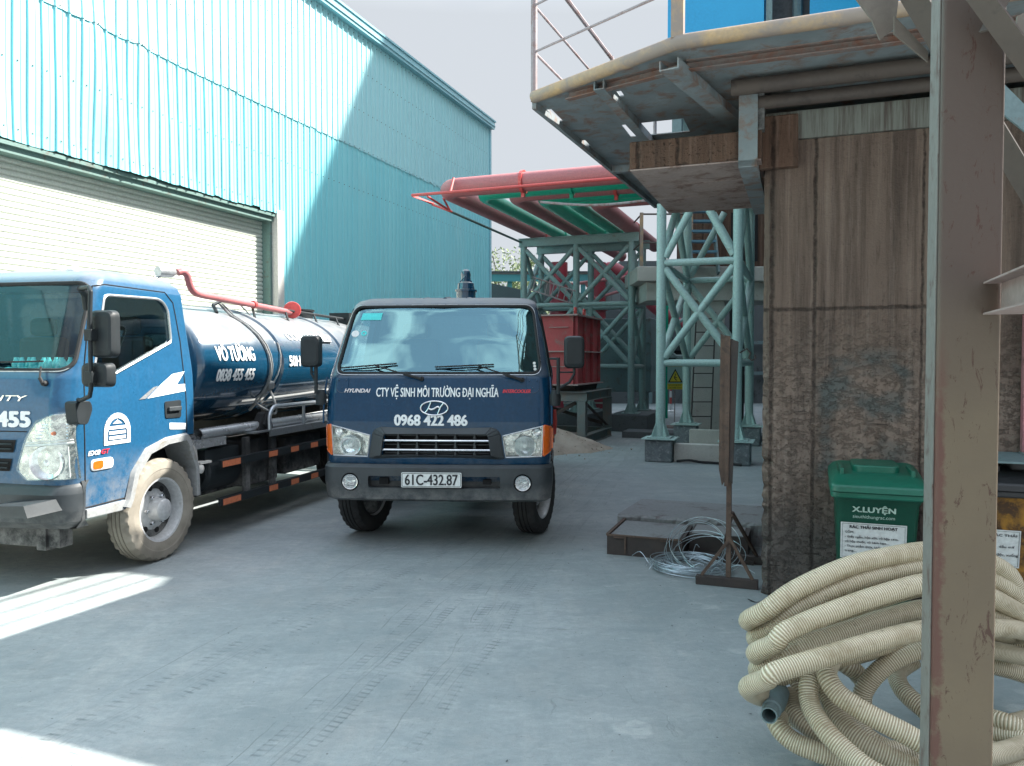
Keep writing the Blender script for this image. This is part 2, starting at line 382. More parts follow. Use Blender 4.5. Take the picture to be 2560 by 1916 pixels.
M['eave'] = mat('pale_cyan_flashing', (.28, .55, .62), .35, coat=.2)

def mat_tyre(name, c, c2):
    m, nt, N, L, B = nodes(name)
    n = noise(N, L, coords(N, L), 5., 5)
    L.new(mixc(N, L, rng(N, L, n, .35, .65), c, c2), B.inputs["Base Color"]); B.inputs["Roughness"].default_value = .85
    bump(N, L, B, noise(N, L, coords(N, L), 60., 2), .3, .004); return m
M['tyre'] = mat_tyre('dark_tyre', (.018, .018, .019), (.035, .034, .033))
M['dustytyre'] = mat_tyre('dusty_tyre', (.20, .18, .145), (.29, .265, .22))

def mat_ground():
    m, nt, N, L, B = nodes('dusty_concrete_yard')
    v = coords(N, L)
    big = noise(N, L, v, .35, 5, .6); mid = noise(N, L, v, 2.2, 6, .65, .5); fin = noise(N, L, v, 28., 5, .7); grit = noise(N, L, v, 160., 2, .6)
    c = mixc(N, L, rng(N, L, big, .35, .65), (.215, .265, .275), (.34, .365, .375))
    c = mixc(N, L, rng(N, L, mid, .3, .75, 0, .7), c, (.215, .26, .275))
    c = mixc(N, L, rng(N, L, fin, .25, .75, 0, .5), c, (.40, .43, .44))
    # streaks dragged along the drive
    vs = coords(N, L, (2.2, .22, 1), (0, 0, R(14))); st = noise(N, L, vs, 2.4, 6, .7)
    c = mixc(N, L, rng(N, L, st, .50, .72, 0, .35), c, (.43, .425, .405))
    st2 = noise(N, L, coords(N, L, (9, 1.1, 1), (0, 0, R(17))), 1.6, 5, .75)
    c = mixc(N, L, rng(N, L, st2, .54, .72, 0, .28), c, (.165, .195, .205))
    # old pale splashes near the crossing
    vo = N.new("ShaderNodeTexVoronoi"); vo.feature = 'SMOOTH_F1'; vo.inputs["Scale"].default_value = 2.6; vo.inputs["Smoothness"].default_value = .2
    vw = N.new("ShaderNodeMixRGB"); vw.blend_type = 'ADD'; vw.inputs[0].default_value = .25
    nn = N.new("ShaderNodeTexNoise"); nn.inputs["Scale"].default_value = 5.; L.new(v, nn.inputs[0])
    L.new(v, vw.inputs[1]); L.new(nn.outputs["Color"], vw.inputs[2]); L.new(vw.outputs[0], vo.inputs[0])
    sp = N.new("ShaderNodeSeparateXYZ"); L.new(v, sp.inputs[0])
    reg = mth(N, L, 'MULTIPLY', rng(N, L, sp.outputs["X"], -.5, .3), rng(N, L, sp.outputs["Y"], 7.2, 5.8))
    splat = mth(N, L, 'MULTIPLY', mth(N, L, 'MULTIPLY', rng(N, L, vo.outputs[0], .28, .22), rng(N, L, noise(N, L, v, 1.3, 3), .44, .5)), reg)
    c = mixc(N, L, mth(N, L, 'MULTIPLY', splat, .7), c, (.46, .485, .485))
    # wet-dark scuffs
    sc = mth(N, L, 'MULTIPLY', rng(N, L, noise(N, L, coords(N, L, (1, 2.2, 1)), 1.5, 8, .75), .60, .68), rng(N, L, fin, .4, .6))
    c = mixc(N, L, mth(N, L, 'MULTIPLY', sc, .8), c, (.12, .14, .145))
    cl = noise(N, L, coords(N, L, (1, 1.5, 1)), .75, 9, .62, .9)
    c = mixc(N, L, rng(N, L, cl, .42, .62, 0, .55), c, (.19, .23, .24))
    c = mixc(N, L, rng(N, L, noise(N, L, v, 1.15, 8, .68, .6), .52, .68, 0, .35), c, (.33, .32, .305))
    blot = noise(N, L, coords(N, L, (1, 1.8, 1)), 3.1, 7, .7, .8)
    c = mixc(N, L, rng(N, L, blot, .5, .7, 0, .5), c, (.17, .215, .23))
    c = mixc(N, L, mth(N, L, 'MULTIPLY', rng(N, L, sp.outputs['X'], .2, 1.6), .35), c, (.17, .205, .215))
    # tyre tracks: tread lugs pressed into the dust in two wandering bands
    def band(ang, off, wd, pitch):
        tr = coords(N, L, (1, 1, 1), (0, 0, R(ang))); s2 = N.new("ShaderNodeSeparateXYZ"); L.new(tr, s2.inputs[0])
        wob = noise(N, L, tr, .25, 2)
        x = mth(N, L, 'ADD', s2.outputs["X"], mth(N, L, 'MULTIPLY', wob, .5))
        d = mth(N, L, 'ABSOLUTE', mth(N, L, 'SUBTRACT', x, off))
        msk = rng(N, L, d, wd, wd * .92)
        lug = mth(N, L, 'SINE', mth(N, L, 'ADD', mth(N, L, 'MULTIPLY', s2.outputs["Y"], 2 * PI / pitch), mth(N, L, 'MULTIPLY', d, 18.)))
        grv = mth(N, L, 'SINE', mth(N, L, 'MULTIPLY', d, 130.))
        pat = mth(N, L, 'ADD', mth(N, L, 'MULTIPLY', rng(N, L, lug, .2, .9), rng(N, L, d, wd * .5, wd * .6, .25, 1.)), mth(N, L, 'MULTIPLY', rng(N, L, grv, .8, 1.), .5))
        broken = rng(N, L, noise(N, L, tr, 3.2, 6, .7), .44, .58)
        return mth(N, L, 'MULTIPLY', mth(N, L, 'MULTIPLY', msk, pat), broken)
    tk = mth(N, L, 'MAXIMUM', band(14.6, -1.52, .12, .045), band(14.6, -1.12, .13, .05))
    tk = mth(N, L, 'MAXIMUM', tk, band(19, -2.6, .14, .05))
    def scar(ang, off, wd):
        tr = coords(N, L, (1, 1, 1), (0, 0, R(ang))); s2 = N.new("ShaderNodeSeparateXYZ"); L.new(tr, s2.inputs[0])
        x = mth(N, L, 'ADD', s2.outputs["X"], mth(N, L, 'ADD', mth(N, L, 'MULTIPLY', noise(N, L, tr, .5, 3), .35), mth(N, L, 'MULTIPLY', noise(N, L, tr, 14., 4), .012)))
        return mth(N, L, 'MULTIPLY', rng(N, L, mth(N, L, 'ABSOLUTE', mth(N, L, 'SUBTRACT', x, off)), wd, wd * .3), rng(N, L, noise(N, L, tr, 1.8, 4), .42, .52))
    sr = mth(N, L, 'MAXIMUM', mth(N, L, 'MAXIMUM', scar(14.6, -1.78, .0045), scar(15.2, -1.62, .004)), scar(11, -1.02, .004))
    sr = mth(N, L, 'MAXIMUM', sr, scar(18, -2.9, .004))
    c = mixc(N, L, mth(N, L, 'MULTIPLY', sr, .65), c, (.11, .13, .135))
    c = mixc(N, L, mth(N, L, 'MULTIPLY', tk, .9), c, (.155, .185, .195))
    # hairline cracks
    vc = N.new("ShaderNodeTexVoronoi"); vc.feature = 'DISTANCE_TO_EDGE'; vc.inputs["Scale"].default_value = .42
    vv = N.new("ShaderNodeMixRGB"); vv.blend_type = 'ADD'; vv.inputs[0].default_value = .35
    n4 = N.new("ShaderNodeTexNoise"); n4.inputs["Scale"].default_value = 2.5; n4.inputs["Detail"].default_value = 8; L.new(v, n4.inputs[0])
    L.new(coords(N, L, (1, .35, 1), (0, 0, R(14))), vv.inputs[1]); L.new(n4.outputs["Color"], vv.inputs[2]); L.new(vv.outputs[0], vc.inputs[0])
    ck = rng(N, L, vc.outputs[0], .0016, .0003)
    ck = mth(N, L, 'MULTIPLY', ck, rng(N, L, noise(N, L, v, .8, 3), .5, .6))
    c = mixc(N, L, mth(N, L, 'MULTIPLY', ck, .45), c, (.12, .14, .15))
    # small chips and pebbles
    vp = N.new("ShaderNodeTexVoronoi"); vp.inputs["Scale"].default_value = 7.; L.new(v, vp.inputs[0])
    c = mixc(N, L, rng(N, L, vp.outputs[0], .045, .03, 0, .8), c, (.09, .10, .11))
    f2 = noise(N, L, coords(N, L, (1, 1.6, 1)), 11., 8, .75, .3)
    c = mixc(N, L, rng(N, L, f2, .44, .62, 0, .42), c, (.20, .235, .245))
    c = mixc(N, L, rng(N, L, noise(N, L, coords(N, L, (1, 2.4, 1), (0, 0, R(8))), 5., 9, .8, .5), .54, .66, 0, .36), c, (.40, .425, .425))
    dash = mth(N, L, 'MULTIPLY', rng(N, L, noise(N, L, coords(N, L, (1, 3.2, 1)), 17., 4, .7), .62, .67), rng(N, L, cl, .4, .6))
    c = mixc(N, L, mth(N, L, 'MULTIPLY', dash, .75), c, (.12, .14, .15))
    c = mixc(N, L, 1., c, (1.01, .985, .955), 'MULTIPLY')
    c = mixc(N, L, rng(N, L, grit, .58, .72, 0, .45), c, (.14, .155, .16))
    L.new(c, B.inputs["Base Color"]); L.new(rng(N, L, mid, .3, .7, .62, .85), B.inputs["Roughness"])
    B.inputs["Specular IOR Level"].default_value = .3
    h = mth(N, L, 'ADD', mth(N, L, 'MULTIPLY', fin, .6), mth(N, L, 'MULTIPLY', grit, .25))
    h = mth(N, L, 'SUBTRACT', h, mth(N, L, 'ADD', mth(N, L, 'MULTIPLY', tk, .5), mth(N, L, 'MULTIPLY', ck, 1.)))
    h = mth(N, L, 'ADD', h, mth(N, L, 'MULTIPLY', splat, .3))
    bump(N, L, B, h, .35, .02)
    return m
M['ground'] = mat_ground()

def mat_wall(name, base, dark, pale, teal_patch=True):
    m, nt, N, L, B = nodes(name)
    v = coords(N, L); sp = N.new("ShaderNodeSeparateXYZ"); L.new(v, sp.inputs[0]); x, z = sp.outputs["X"], sp.outputs["Z"]
    c = mixc(N, L, rng(N, L, noise(N, L, v, 1.5, 5), .3, .7), base, tuple(k * .75 for k in base))
    s1 = noise(N, L, coords(N, L, (5.5, 5.5, .28)), 1.4, 7, .7)
    s2 = noise(N, L, coords(N, L, (17, 17, .5)), 1.2, 5, .7)
    c = mixc(N, L, rng(N, L, s1, .46, .62, 0, .85), c, dark)
    c = mixc(N, L, rng(N, L, s2, .52, .72, 0, .55), c, pale)
    c = mixc(N, L, rng(N, L, s2, .46, .30, 0, .5), c, tuple(k * .6 for k in dark))
    fin = noise(N, L, v, 34., 5, .75)
    low = rng(N, L, z, 1.9, 1.5)
    c = mixc(N, L, mth(N, L, 'MULTIPLY', low, rng(N, L, noise(N, L, coords(N, L, (1.3, 1.3, .8)), 3.4, 7, .7), .42, .7, .1, .7)) if teal_patch else 0., c, pale)
    if teal_patch:
        p = noise(N, L, coords(N, L, (1.2, 1.2, 1.5)), 2.6, 3, .5)
        win = mth(N, L, 'MULTIPLY', mth(N, L, 'MULTIPLY', rng(N, L, x, .32, .40), rng(N, L, x, .98, .90)), mth(N, L, 'MULTIPLY', rng(N, L, z, .80, .86), rng(N, L, z, 1.75, 1.65)))
        c = mixc(N, L, mth(N, L, 'MULTIPLY', win, rng(N, L, p, .48, .60, 0, .75)), c, (.075, .092, .092))
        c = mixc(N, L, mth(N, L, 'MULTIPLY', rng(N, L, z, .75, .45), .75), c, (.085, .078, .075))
    spall = mth(N, L, 'MULTIPLY', rng(N, L, noise(N, L, coords(N, L, (1, 1, 1.6)), 13., 8, .72, .0), .50, .60), rng(N, L, z, 2.05, 1.5, .12, .8))
    c = mixc(N, L, mth(N, L, 'MULTIPLY', mth(N, L, 'MULTIPLY', spall, rng(N, L, noise(N, L, v, 2.2, 4), .40, .65, .2, .6)), rng(N, L, z, .35, .8, .2, .8)) if teal_patch else 0., c, (.235, .18, .15))
    c = mixc(N, L, mth(N, L, 'MULTIPLY', rng(N, L, noise(N, L, coords(N, L, (7, 7, .9)), 3., 9, .8), .55, .62), .45), c, tuple(k * .55 for k in dark))
    pits = mth(N, L, 'MULTIPLY', rng(N, L, fin, .60, .66), rng(N, L, z, 2.1, 1.0, .15, 1.))
    c = mixc(N, L, mth(N, L, 'MULTIPLY', pits, .8), c, (.045, .035, .03))
    # horizontal cracks in the rotten lower band
    hc = noise(N, L, coords(N, L, (3., 3., 26.)), 1.5, 5, .7)
    hcm = mth(N, L, 'MULTIPLY', rng(N, L, hc, .63, .66), rng(N, L, z, 1.75, 1.3))
    c = mixc(N, L, mth(N, L, 'MULTIPLY', hcm, .7), c, (.05, .04, .035))
    # shutter-board joints
    wob = mth(N, L, 'MULTIPLY', noise(N, L, v, 9., 4), .03)
    def line(val, pos, wd): return rng(N, L, mth(N, L, 'ABSOLUTE', mth(N, L, 'SUBTRACT', mth(N, L, 'ADD', val, wob), pos)), wd, wd * .3)
    j = line(x, .075, .018); j = mth(N, L, 'MAXIMUM', j, line(x, .35, .016)); j = mth(N, L, 'MAXIMUM', j, line(x, 1.0, .010)); j = mth(N, L, 'MAXIMUM', j, line(x, 1.62, .014))
    jh = line(z, 2.01, .016); j = mth(N, L, 'MAXIMUM', j, jh)
    jm = mth(N, L, 'MULTIPLY', j, rng(N, L, noise(N, L, v, 13., 6, .8), .40, .62))
    c = mixc(N, L, mth(N, L, 'MULTIPLY', jm, .85), c, (.04, .03, .027))
    L.new(c, B.inputs["Base Color"]); B.inputs["Roughness"].default_value = .9; B.inputs["Specular IOR Level"].default_value = .25
    h = mth(N, L, 'SUBTRACT', mth(N, L, 'MULTIPLY', mth(N, L, 'ADD', fin, spall) if teal_patch else fin, .5), mth(N, L, 'ADD', mth(N, L, 'ADD', pits, hcm), jm))
    bump(N, L, B, h, .9, .03)
    return m
M['oldwall'] = mat_wall('stained_brown_concrete', (.175, .125, .100), (.074, .053, .044), (.275, .212, .178))
M['beamconc'] = mat_wall('stained_slab_concrete', (.15, .088, .062), (.06, .038, .03), (.21, .155, .125), False)
def mat_stained(name, base, stain, pos=(.45, .6)):
    m, nt, N, L, B = nodes(name)
    v = coords(N, L); s = noise(N, L, coords(N, L, (14, 14, .6)), 1.3, 6, .75); g = noise(N, L, v, 2., 5)
    c = mixc(N, L, rng(N, L, g, .3, .7), base, tuple(k * .8 for k in base))
    sp = N.new("ShaderNodeSeparateXYZ"); L.new(v, sp.inputs[0])
    c = mixc(N, L, rng(N, L, s, pos[0], pos[1], 0, .85), c, stain)
    L.new(c, B.inputs["Base Color"]); B.inputs["Roughness"].default_value = .6; return m
M['capband'] = mat_stained('stained_cap_plate', (.19, .20, .175), (.06, .04, .032))
M['underside'] = mat('stained_bounce_soffit', (.36, .28, .25), .9, dirt=(.15, .08, .06), amt=.5, scale=2.2, bumpy=.3, c2=(.27, .21, .19))  # stained underside, its colour raised for light bounced from below
def mat_column():
    m, nt, N, L, B = nodes('khaki_column_paint')
    v = coords(N, L); sp = N.new("ShaderNodeSeparateXYZ"); L.new(v, sp.inputs[0])
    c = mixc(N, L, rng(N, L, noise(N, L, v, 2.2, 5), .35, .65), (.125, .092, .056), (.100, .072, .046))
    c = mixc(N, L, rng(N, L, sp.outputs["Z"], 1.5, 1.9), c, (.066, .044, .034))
    sc = noise(N, L, coords(N, L, (5, 5, 1.6), (0, R(25), 0)), 5., 7, .8, 1.2)
    c = mixc(N, L, mth(N, L, 'MULTIPLY', rng(N, L, sc, .585, .61), .9), c, (.05, .018, .010))
    # rust bleeding along the left edge
    ed = mth(N, L, 'ADD', sp.outputs["X"], mth(N, L, 'MULTIPLY', noise(N, L, v, 14., 6, .75), -.075))
    em = mth(N, L, 'MULTIPLY', rng(N, L, ed, -.088, -.100), rng(N, L, noise(N, L, v, 6., 5, .7), .36, .46))
    em = mth(N, L, 'MULTIPLY', em, rng(N, L, sp.outputs["Z"], 1.75, 1.5))
    c = mixc(N, L, mth(N, L, 'MULTIPLY', em, .9), c, (.085, .030, .022))
    L.new(c, B.inputs["Base Color"]); B.inputs["Roughness"].default_value = .55
    bump(N, L, B, noise(N, L, v, 40., 4), .15, .01); return m
M['column'] = mat_column()
def mat_hose():
    m, nt, N, L, B = nodes('cream_ribbed_hose')
    t = N.new("ShaderNodeUVMap"); sp = N.new("ShaderNodeSeparateXYZ"); L.new(t.outputs[0], sp.inputs[0])
    s = mth(N, L, 'SINE', mth(N, L, 'ADD', mth(N, L, 'MULTIPLY', sp.outputs["X"], 2 * PI / .0092), mth(N, L, 'MULTIPLY', sp.outputs["Y"], 2 * PI)))
    v = coords(N, L)
    c = mixc(N, L, rng(N, L, s, -.6, .8), (.33, .27, .17), (.68, .62, .47))
    d = noise(N, L, v, 6., 7, .75); c = mixc(N, L, rng(N, L, d, .5, .66, 0, .6), c, (.26, .20, .11))
    d2 = noise(N, L, v, 22., 6, .8); c = mixc(N, L, rng(N, L, d2, .60, .68, 0, .6), c, (.12, .09, .05))
    # the underside is grimier
    L.new(c, B.inputs["Base Color"]); B.inputs["Roughness"].default_value = .42; B.inputs["Coat Weight"].default_value = .15
    bump(N, L, B, s, .55, .004); return m
M['hose'] = mat_hose()
# ------------------------------------------------------------------ ground
g = MB(); S = 260
g.add([(-S, -S, 0), (S, -S, 0), (S, S, 0), (-S, S, 0)], [(0, 1, 2, 3)])
setp(g.build('ground', M['ground']), kind='structure')
# ------------------------------------------------------------------ teal warehouse (n = -9.5)
WN = -9.5
wh = thing('warehouse', 'big teal corrugated steel warehouse with a wide cream roller shutter', 'warehouse', (WN, 12, 0), 'nt')
def dent(t, z):
    a = math.sin(t * 2.9) * math.cos(z * 1.7) * .5 + math.sin(t * 1.1 + z * .8) + .6 * math.sin(t * 6.1 + z * 2.2)
    k = max(0, 1 - abs(t - 8.6) / 2.4) * (1.0 if z < 6.4 else .8)
    q = .030 * a * k
    return q + .004 * math.sin(t * .9 + z)
def sheet(mb, t0, t1, zf0, z1, off, rows, seed, flare=0.0):
    rd = random.Random(seed); prof = []
    t = t0
    while t < t1 - .01:
        for d, h in ((0, 0), (.007, .024), (.026, .024), (.033, 0), (.117, .0), (.121, .006), (.125, .0)): prof.append((t + d, h))
        t += .2
    prof.append((t1, 0)); n = len(prof); vs = []
    jag = {}
    for r in range(rows + 1):
        f = r / rows
        for i, (tt, h) in enumerate(prof):
            kk = int((tt - t0) / .2)
            if kk not in jag: jag[kk] = rd.uniform(-.012, .012) + (rd.uniform(0, .04) if rd.random() < .12 else 0)
            z0 = zf0(tt) + (jag[kk] if flare else 0)
            z = z0 + (z1 - z0) * f
            lean = math.sin(tt * 1.3) * .008 if tt < 11 else 0
            fl = flare * max(0, 1 - f * rows / 1.5) * (.5 + .5 * math.sin(kk * 2.3)) if flare else 0
            vs.append((WN + off + h + dent(tt, z) + fl, tt + lean * (1 - f) * (1 if flare else 0), z))
    fs = [[r * n + i, r * n + i + 1, (r + 1) * n + i + 1, (r + 1) * n + i] for r in range(rows) for i in range(n - 1)]
    mb.add(vs, fs)
mb = MB(); sheet(mb, -8.0, 12.6, lambda t: 4.46, 6.47, .0, 14, 3, .010); sheet(mb, 12.6, 23.3, lambda t: .03, 6.47, .0, 14, 4)
mb.build('lower_wall_sheet', M['teal'], wh, fix=False)
mb = MB(); sheet(mb, -8.0, 23.3, lambda t: 6.40, 9.12, .014, 12, 9, .005); mb.build('upper_wall_sheet', M['teal'], wh, fix=False)
mb = MB(); mb.box((WN - .06, -8, 9.02), (WN + .16, 23.42, 9.06)); mb.box((WN + .10, -8, 9.062), (WN + .16, 23.42, 9.24)); mb.box((WN - .12, -8, 9.243), (WN + .19, 23.46, 9.29))
mb.box((WN + .162, -8, 9.09), (WN + .185, 23.42, 9.12)); mb.build('eave_gutter', M['eave'], wh)
mb = MB()
for z in (4.62, 5.5, 6.44, 7.3, 8.2, 8.95):
    for k in range(156):
        t = -8 + .2 * k + .078
        if t < 12.6 or z > 4.7: mb.box((WN + (.0 if z < 6.42 else .014) + dent(t, z), t - .007, z - .007), (WN + (.010 if z < 6.42 else .024) + dent(t, z), t + .007, z + .007))
mb.build('sheet_screw', M['rust'], wh)['kind'] = 'stuff'
mb = MB(); mb.add([(WN - .1, -8, 9.26), (WN - .1, 23.42, 9.26), (WN - 14, 23.42, 11.6), (WN - 14, -8, 11.6)], [(0, 1, 2, 3)])
mb.add([(WN - 14, -8, 11.6), (WN - 14, 23.42, 11.6), (WN - 28, 23.42, 9.26), (WN - 28, -8, 9.26)], [(0, 1, 2, 3)]); mb.build('roof', M['eave'], wh)
mb = MB()
for t in (23.36, -8.02): mb.add([(WN - .02, t, 0), (WN - 28, t, 0), (WN - 28, t, 9.25), (WN - 14, t, 11.58), (WN - .02, t, 9.25)], [(0, 1, 2, 3, 4)])
mb.box((WN - 28.1, -8, 0), (WN - 28, 23.3, 9.2)); mb.build('end_wall', M['teal'], wh)
mb = MB(); mb.box((WN - .02, 23.30, 0), (WN + .05, 23.40, 9.0)); mb.build('corner_flashing', M['eave'], wh)
mb = MB(); zz = 0.; prof = []
while zz < 4.6:
    prof += [(0, zz), (.016, zz + .012), (.022, zz + .035), (.018, zz + .062), (.004, zz + .074), (-.006, zz + .078)]; zz += .083
vs = []
for t in (-6.0, 12.52): vs += [(WN - .30 + a, t, b) for a, b in prof]
n = len(prof); mb.add(vs, [[i, n + i, n + i + 1, i + 1] for i in range(n - 1)])
mb.build('roller_shutter', M['shutter'], wh, fix=False)
mb = MB(); mb.box((WN - .34, 12.44, 0), (WN - .10, 12.50, 4.5)); mb.build('shutter_guide', M['lintel'], wh)
mb = MB(); mb.box((WN - .28, 12.505, 0), (WN + .03, 12.70, 4.52)); mb.build('door_post', M['cream'], wh, bevel=.01)
mb = MB(); mb.box((WN - .4, -8, 4.30), (WN - .06, 12.5, 4.62)); mb.box((WN - .06, -8, 4.39), (WN - .012, 12.5, 4.44)); mb.build('lintel', M['lintel'], wh)
# ------------------------------------------------------------------ background beyond the pipe rack
def gable_shed(): pass
sh = thing('open_shed', 'dark open shed with a teal fascia beyond the warehouse corner', 'shed', (-1, 34, 0))
mb = MB(); mb.box((-6, 33.9, 5.05), (9.5, 34.0, 5.35)); mb.build('fascia', M['tealtrim'], sh)
mb = MB(); mb.plate([(-6, 33.8, 5.4), (9.5, 33.8, 5.4), (9.5, 42, 5.9), (-6, 42, 5.9)], .08); mb.build('roof', M['shedroof'], sh)
for x in (-5.5, -.2, 3, 6, 9.2):
    mb = MB(); mb.box((x, 34.05, 0), (x + .2, 34.25, 5.1)); mb.build('post', M['tealtrim'], sh)
lt = thing('conveyor_gallery', 'dark sloping conveyor gallery behind the pipe rack', 'conveyor', (2, 30, 0))
mb = MB(); mb.bar((-3.2, 31, 4.9), (6.4, 28.5, 2.6), .9, .55); mb.build('casing', M['shedroof'], lt)
for x, y, z in ((-1.2, 30.5, 4.1), (3.4, 29.3, 3.0)):
    mb = MB(); mb.box((x, y, 0), (x + .18, y + .18, z)); mb.build('support_leg', M['shed'], lt)
pb = thing('plant_building', 'dark process building closing the yard at the back', 'building', (8, 30, 0))  # dark grey walls with near-black blotches
mb = MB(); mb.box((1.6, 29.5, 0), (16, 38, 2.9)); mb.box((4.1, 29.7, 2.9), (16, 38, 5.4)); mb.build('wall', M['shed'], pb)
mb = MB(); mb.plate([(1.2, 29.0, 4.7), (4.4, 29.0, 3.0), (4.4, 38, 3.0), (1.2, 38, 4.7)], .1); mb.build('lean_to_roof', M['shedroof'], pb)
for i, x in enumerate((2.2, 4.0, 5.4, 7.2)):
    mb = MB(); mb.box((x, 29.40, .9 + .3 * (i % 2)), (x + 1.1, 29.46, 2.0)); mb.build('window_opening', M['dark'], pb)
mb = MB()
for z in (1.15, 2.3): mb.bar((1.6, 29.3, z), (12, 29.3, z), .12, .12)
for x in (2.8, 5.2, 6.9): mb.bar((x, 29.3, 0), (x, 29.3, 2.9), .14, .14)
mb.build('facade_pipe', M['greysteel'], pb)
# sky showing gaps in the far wall are daylight through open bays: pale plastic sheets in the sun
def leafy(name, label, c, rad, hgt, nleaf, seed, group=None):
    rd = random.Random(seed); t = thing(name, label, 'tree', c, group=group); c = Vector(c)
    mb = MB(); top = c + Vector((0, 0, hgt * .55)); mb.tube([c, c + Vector((.1, 0, hgt * .25)), top], .16, 7, rf=lambda i: (.2, .15, .08)[i])
    tips = []
    for k in range(9):
        a = rd.uniform(0, 2 * PI); e = top + Vector((math.cos(a) * rad * .6, math.sin(a) * rad * .6, rd.uniform(-.1, .45) * hgt))
        s = c + Vector((.1, 0, hgt * rd.uniform(.25, .5))); mb.tube([s, (s + e) / 2 + Vector((0, 0, .3)), e], .05, 5, rf=lambda i: (.08, .05, .02)[i]); tips.append(e)
    mb.build('trunk', M['bark'], t)
    mb = MB(); cl = []
    for k in range(46):
        a, b = rd.uniform(0, 2 * PI), rd.uniform(-.35, 1) ** 1; r = rad * rd.uniform(.35, 1.0)
        cl.append((c + Vector((math.cos(a) * r * .9, math.sin(a) * r * .9, hgt * (.62 + .38 * b * rd.uniform(.3, 1)))), rd.uniform(.3, .75)))
    for k in range(nleaf):
        q, rr = rd.choice(cl); d = Vector((rd.gauss(0, 1), rd.gauss(0, 1), rd.gauss(0, .8))).normalized() * rr * rd.uniform(.5, 1.05); p = q + d
        s = rd.uniform(.05, .13); x = Vector((rd.gauss(0, 1), rd.gauss(0, 1), rd.gauss(0, 1))).normalized(); y = x.cross(Vector((rd.gauss(0, 1), rd.gauss(0, 1), rd.gauss(0, 1)))).normalized()
        mb.add([p - x * s, p + y * s * .45, p + x * s, p - y * s * .45], [(0, 1, 2, 3)])
    mb.build('crown', M['leaf'], t, fix=False)
leafy('tree', 'pale tree rising over the shed roof beside the warehouse corner', (-.2, 46, 0), 2.6, 8.6, 5200, 1)
leafy('tree', 'lower round tree in the gap between shed roof and truck cab', (-.6, 39.5, 0), 2.2, 4.6, 4200, 2)
leafy('tree', 'sparse tree glimpsed through the bracing of the pipe rack', (2.9, 48, 0), 2.6, 6.3, 4200, 5)
# tall unseen block added to shade the yard and warehouse wall from the right
th = thing('tall_shade_block', 'tall grey block added unseen behind the old concrete block to shade the yard', 'building', (8, 32, 0), 'nt')
mb = MB(); mb.box((4.2, 27.4, 0), (22, 48, 26.5)); mb.build('wall', M['pier'], th)  # walls of the added shade block
mb = MB(); mb.box((3.9, 27.1, 26.5), (22.3, 48.3, 26.9)); mb.build('roof', M['greysteel'], th)  # top of the added shade block
for k in range(5):
    for j in range(4):
        mb = MB(); mb.box((6 + k * 3, 27.3, 4 + j * 5), (7.4 + k * 3, 27.39, 5.6 + j * 5)); mb.build('shade_block_window', M['dark'], th)
pc = thing('low_shade_block', 'grey block added behind the concrete block and platform to shade the yard', 'building', (5, 15, 0), 'nt')  # added building, sized to keep yard and middle truck in shade
mb = MB(); mb.box((.6, 10.0, 0), (12, 26, 8.5)); mb.build('wall', M['greysteel'], pc)  # walls of the added low shade block
mb = MB(); mb.box((.5, 9.95, 8.5), (12.1, 26.1, 8.62)); mb.build('roof', M['deck'], pc)  # top of the added low shade block
# ------------------------------------------------------------------ near mint tower
def tower(name, label, n0, t0, dn, dt, ztop, levels, legr, brr, m, nb, group, zb=.38, sq=True, legoff=None):
    """legs at the corners (and nb-1 between), tubes as rungs and crosses"""
    t = thing(name, label, 'steel tower', (n0, t0, 0), 'nt', group)
    ns = [n0 + dn * k / nb for k in range(nb + 1)]; ts = [t0, t0 + dt]
    for a in ns:
        for b in ts:
            lg = MB(); lg.cyl((a, b, zb + .02), (a, b, ztop), legr, 16); l = lg.build('leg', m, t)
            bp = MB(); bp.box((a - legr * 2.4, b - legr * 2.4, zb), (a + legr * 2.4, b + legr * 2.4, zb + .018))
            for q in range(4):
                c, s = math.cos(q * PI / 2 + PI / 4), math.sin(q * PI / 2 + PI / 4)
                bp.plate([(a + c * legr, b + s * legr, zb + .018), (a + c * legr * 2.3, b + s * legr * 2.3, zb + .018), (a + c * legr, b + s * legr, zb + .26)], .01)
            bp.build('base_plate', m, l)
    faces = [((ns[k], ts[j]), (ns[k + 1], ts[j])) for k in range(nb) for j in (0, 1)] + [((a, ts[0]), (a, ts[1])) for a in (ns[0], ns[-1])]
    for (a, b), (c, d) in faces:
        for z in levels:
            rb = MB(); rb.cyl((a, b, z), (c, d, z), brr * .95, 12); rb.build('horizontal_tube', m, t)
        lv = list(levels) + [ztop + (.9 if nb == 1 else 0)]
        for z0, z1 in zip(lv[:-1], lv[1:]):
            e = Vector((c - a, d - b, 0)).normalized() * legr * .8
            p, q = Vector((a, b, z0 + .09)) + e, Vector((c, d, z1 - .09)) - e; r_, s_ = Vector((a, b, z1 - .09)) + e, Vector((c, d, z0 + .09)) - e
            def cut(A, Bq):
                if Bq.z > ztop: A, Bq = A, A + (Bq - A) * ((ztop - A.z) / (Bq.z - A.z))
                return A, Bq
            p, q = cut(p, q); s_, r_ = cut(s_, r_)
            o = Vector((0, 0, 0))
            br = MB(); br.cyl(p, q, brr, 12); br.build('diagonal_tube', m, t)
            br = MB(); br.cyl(s_, r_, brr, 12); br.build('diagonal_tube', m, t)
    return t
NT0 = toNT(Vector((2.43, 12.74, 0)))
tw = tower('lattice_tower', 'mint green tubular lattice tower on concrete plinths beside the brown block', NT0.x, NT0.y, 1.20, 3.0, 4.52, (1.60, 3.22), .078, .062, M['mint'], 1, 'lattice towers carrying the pipes')
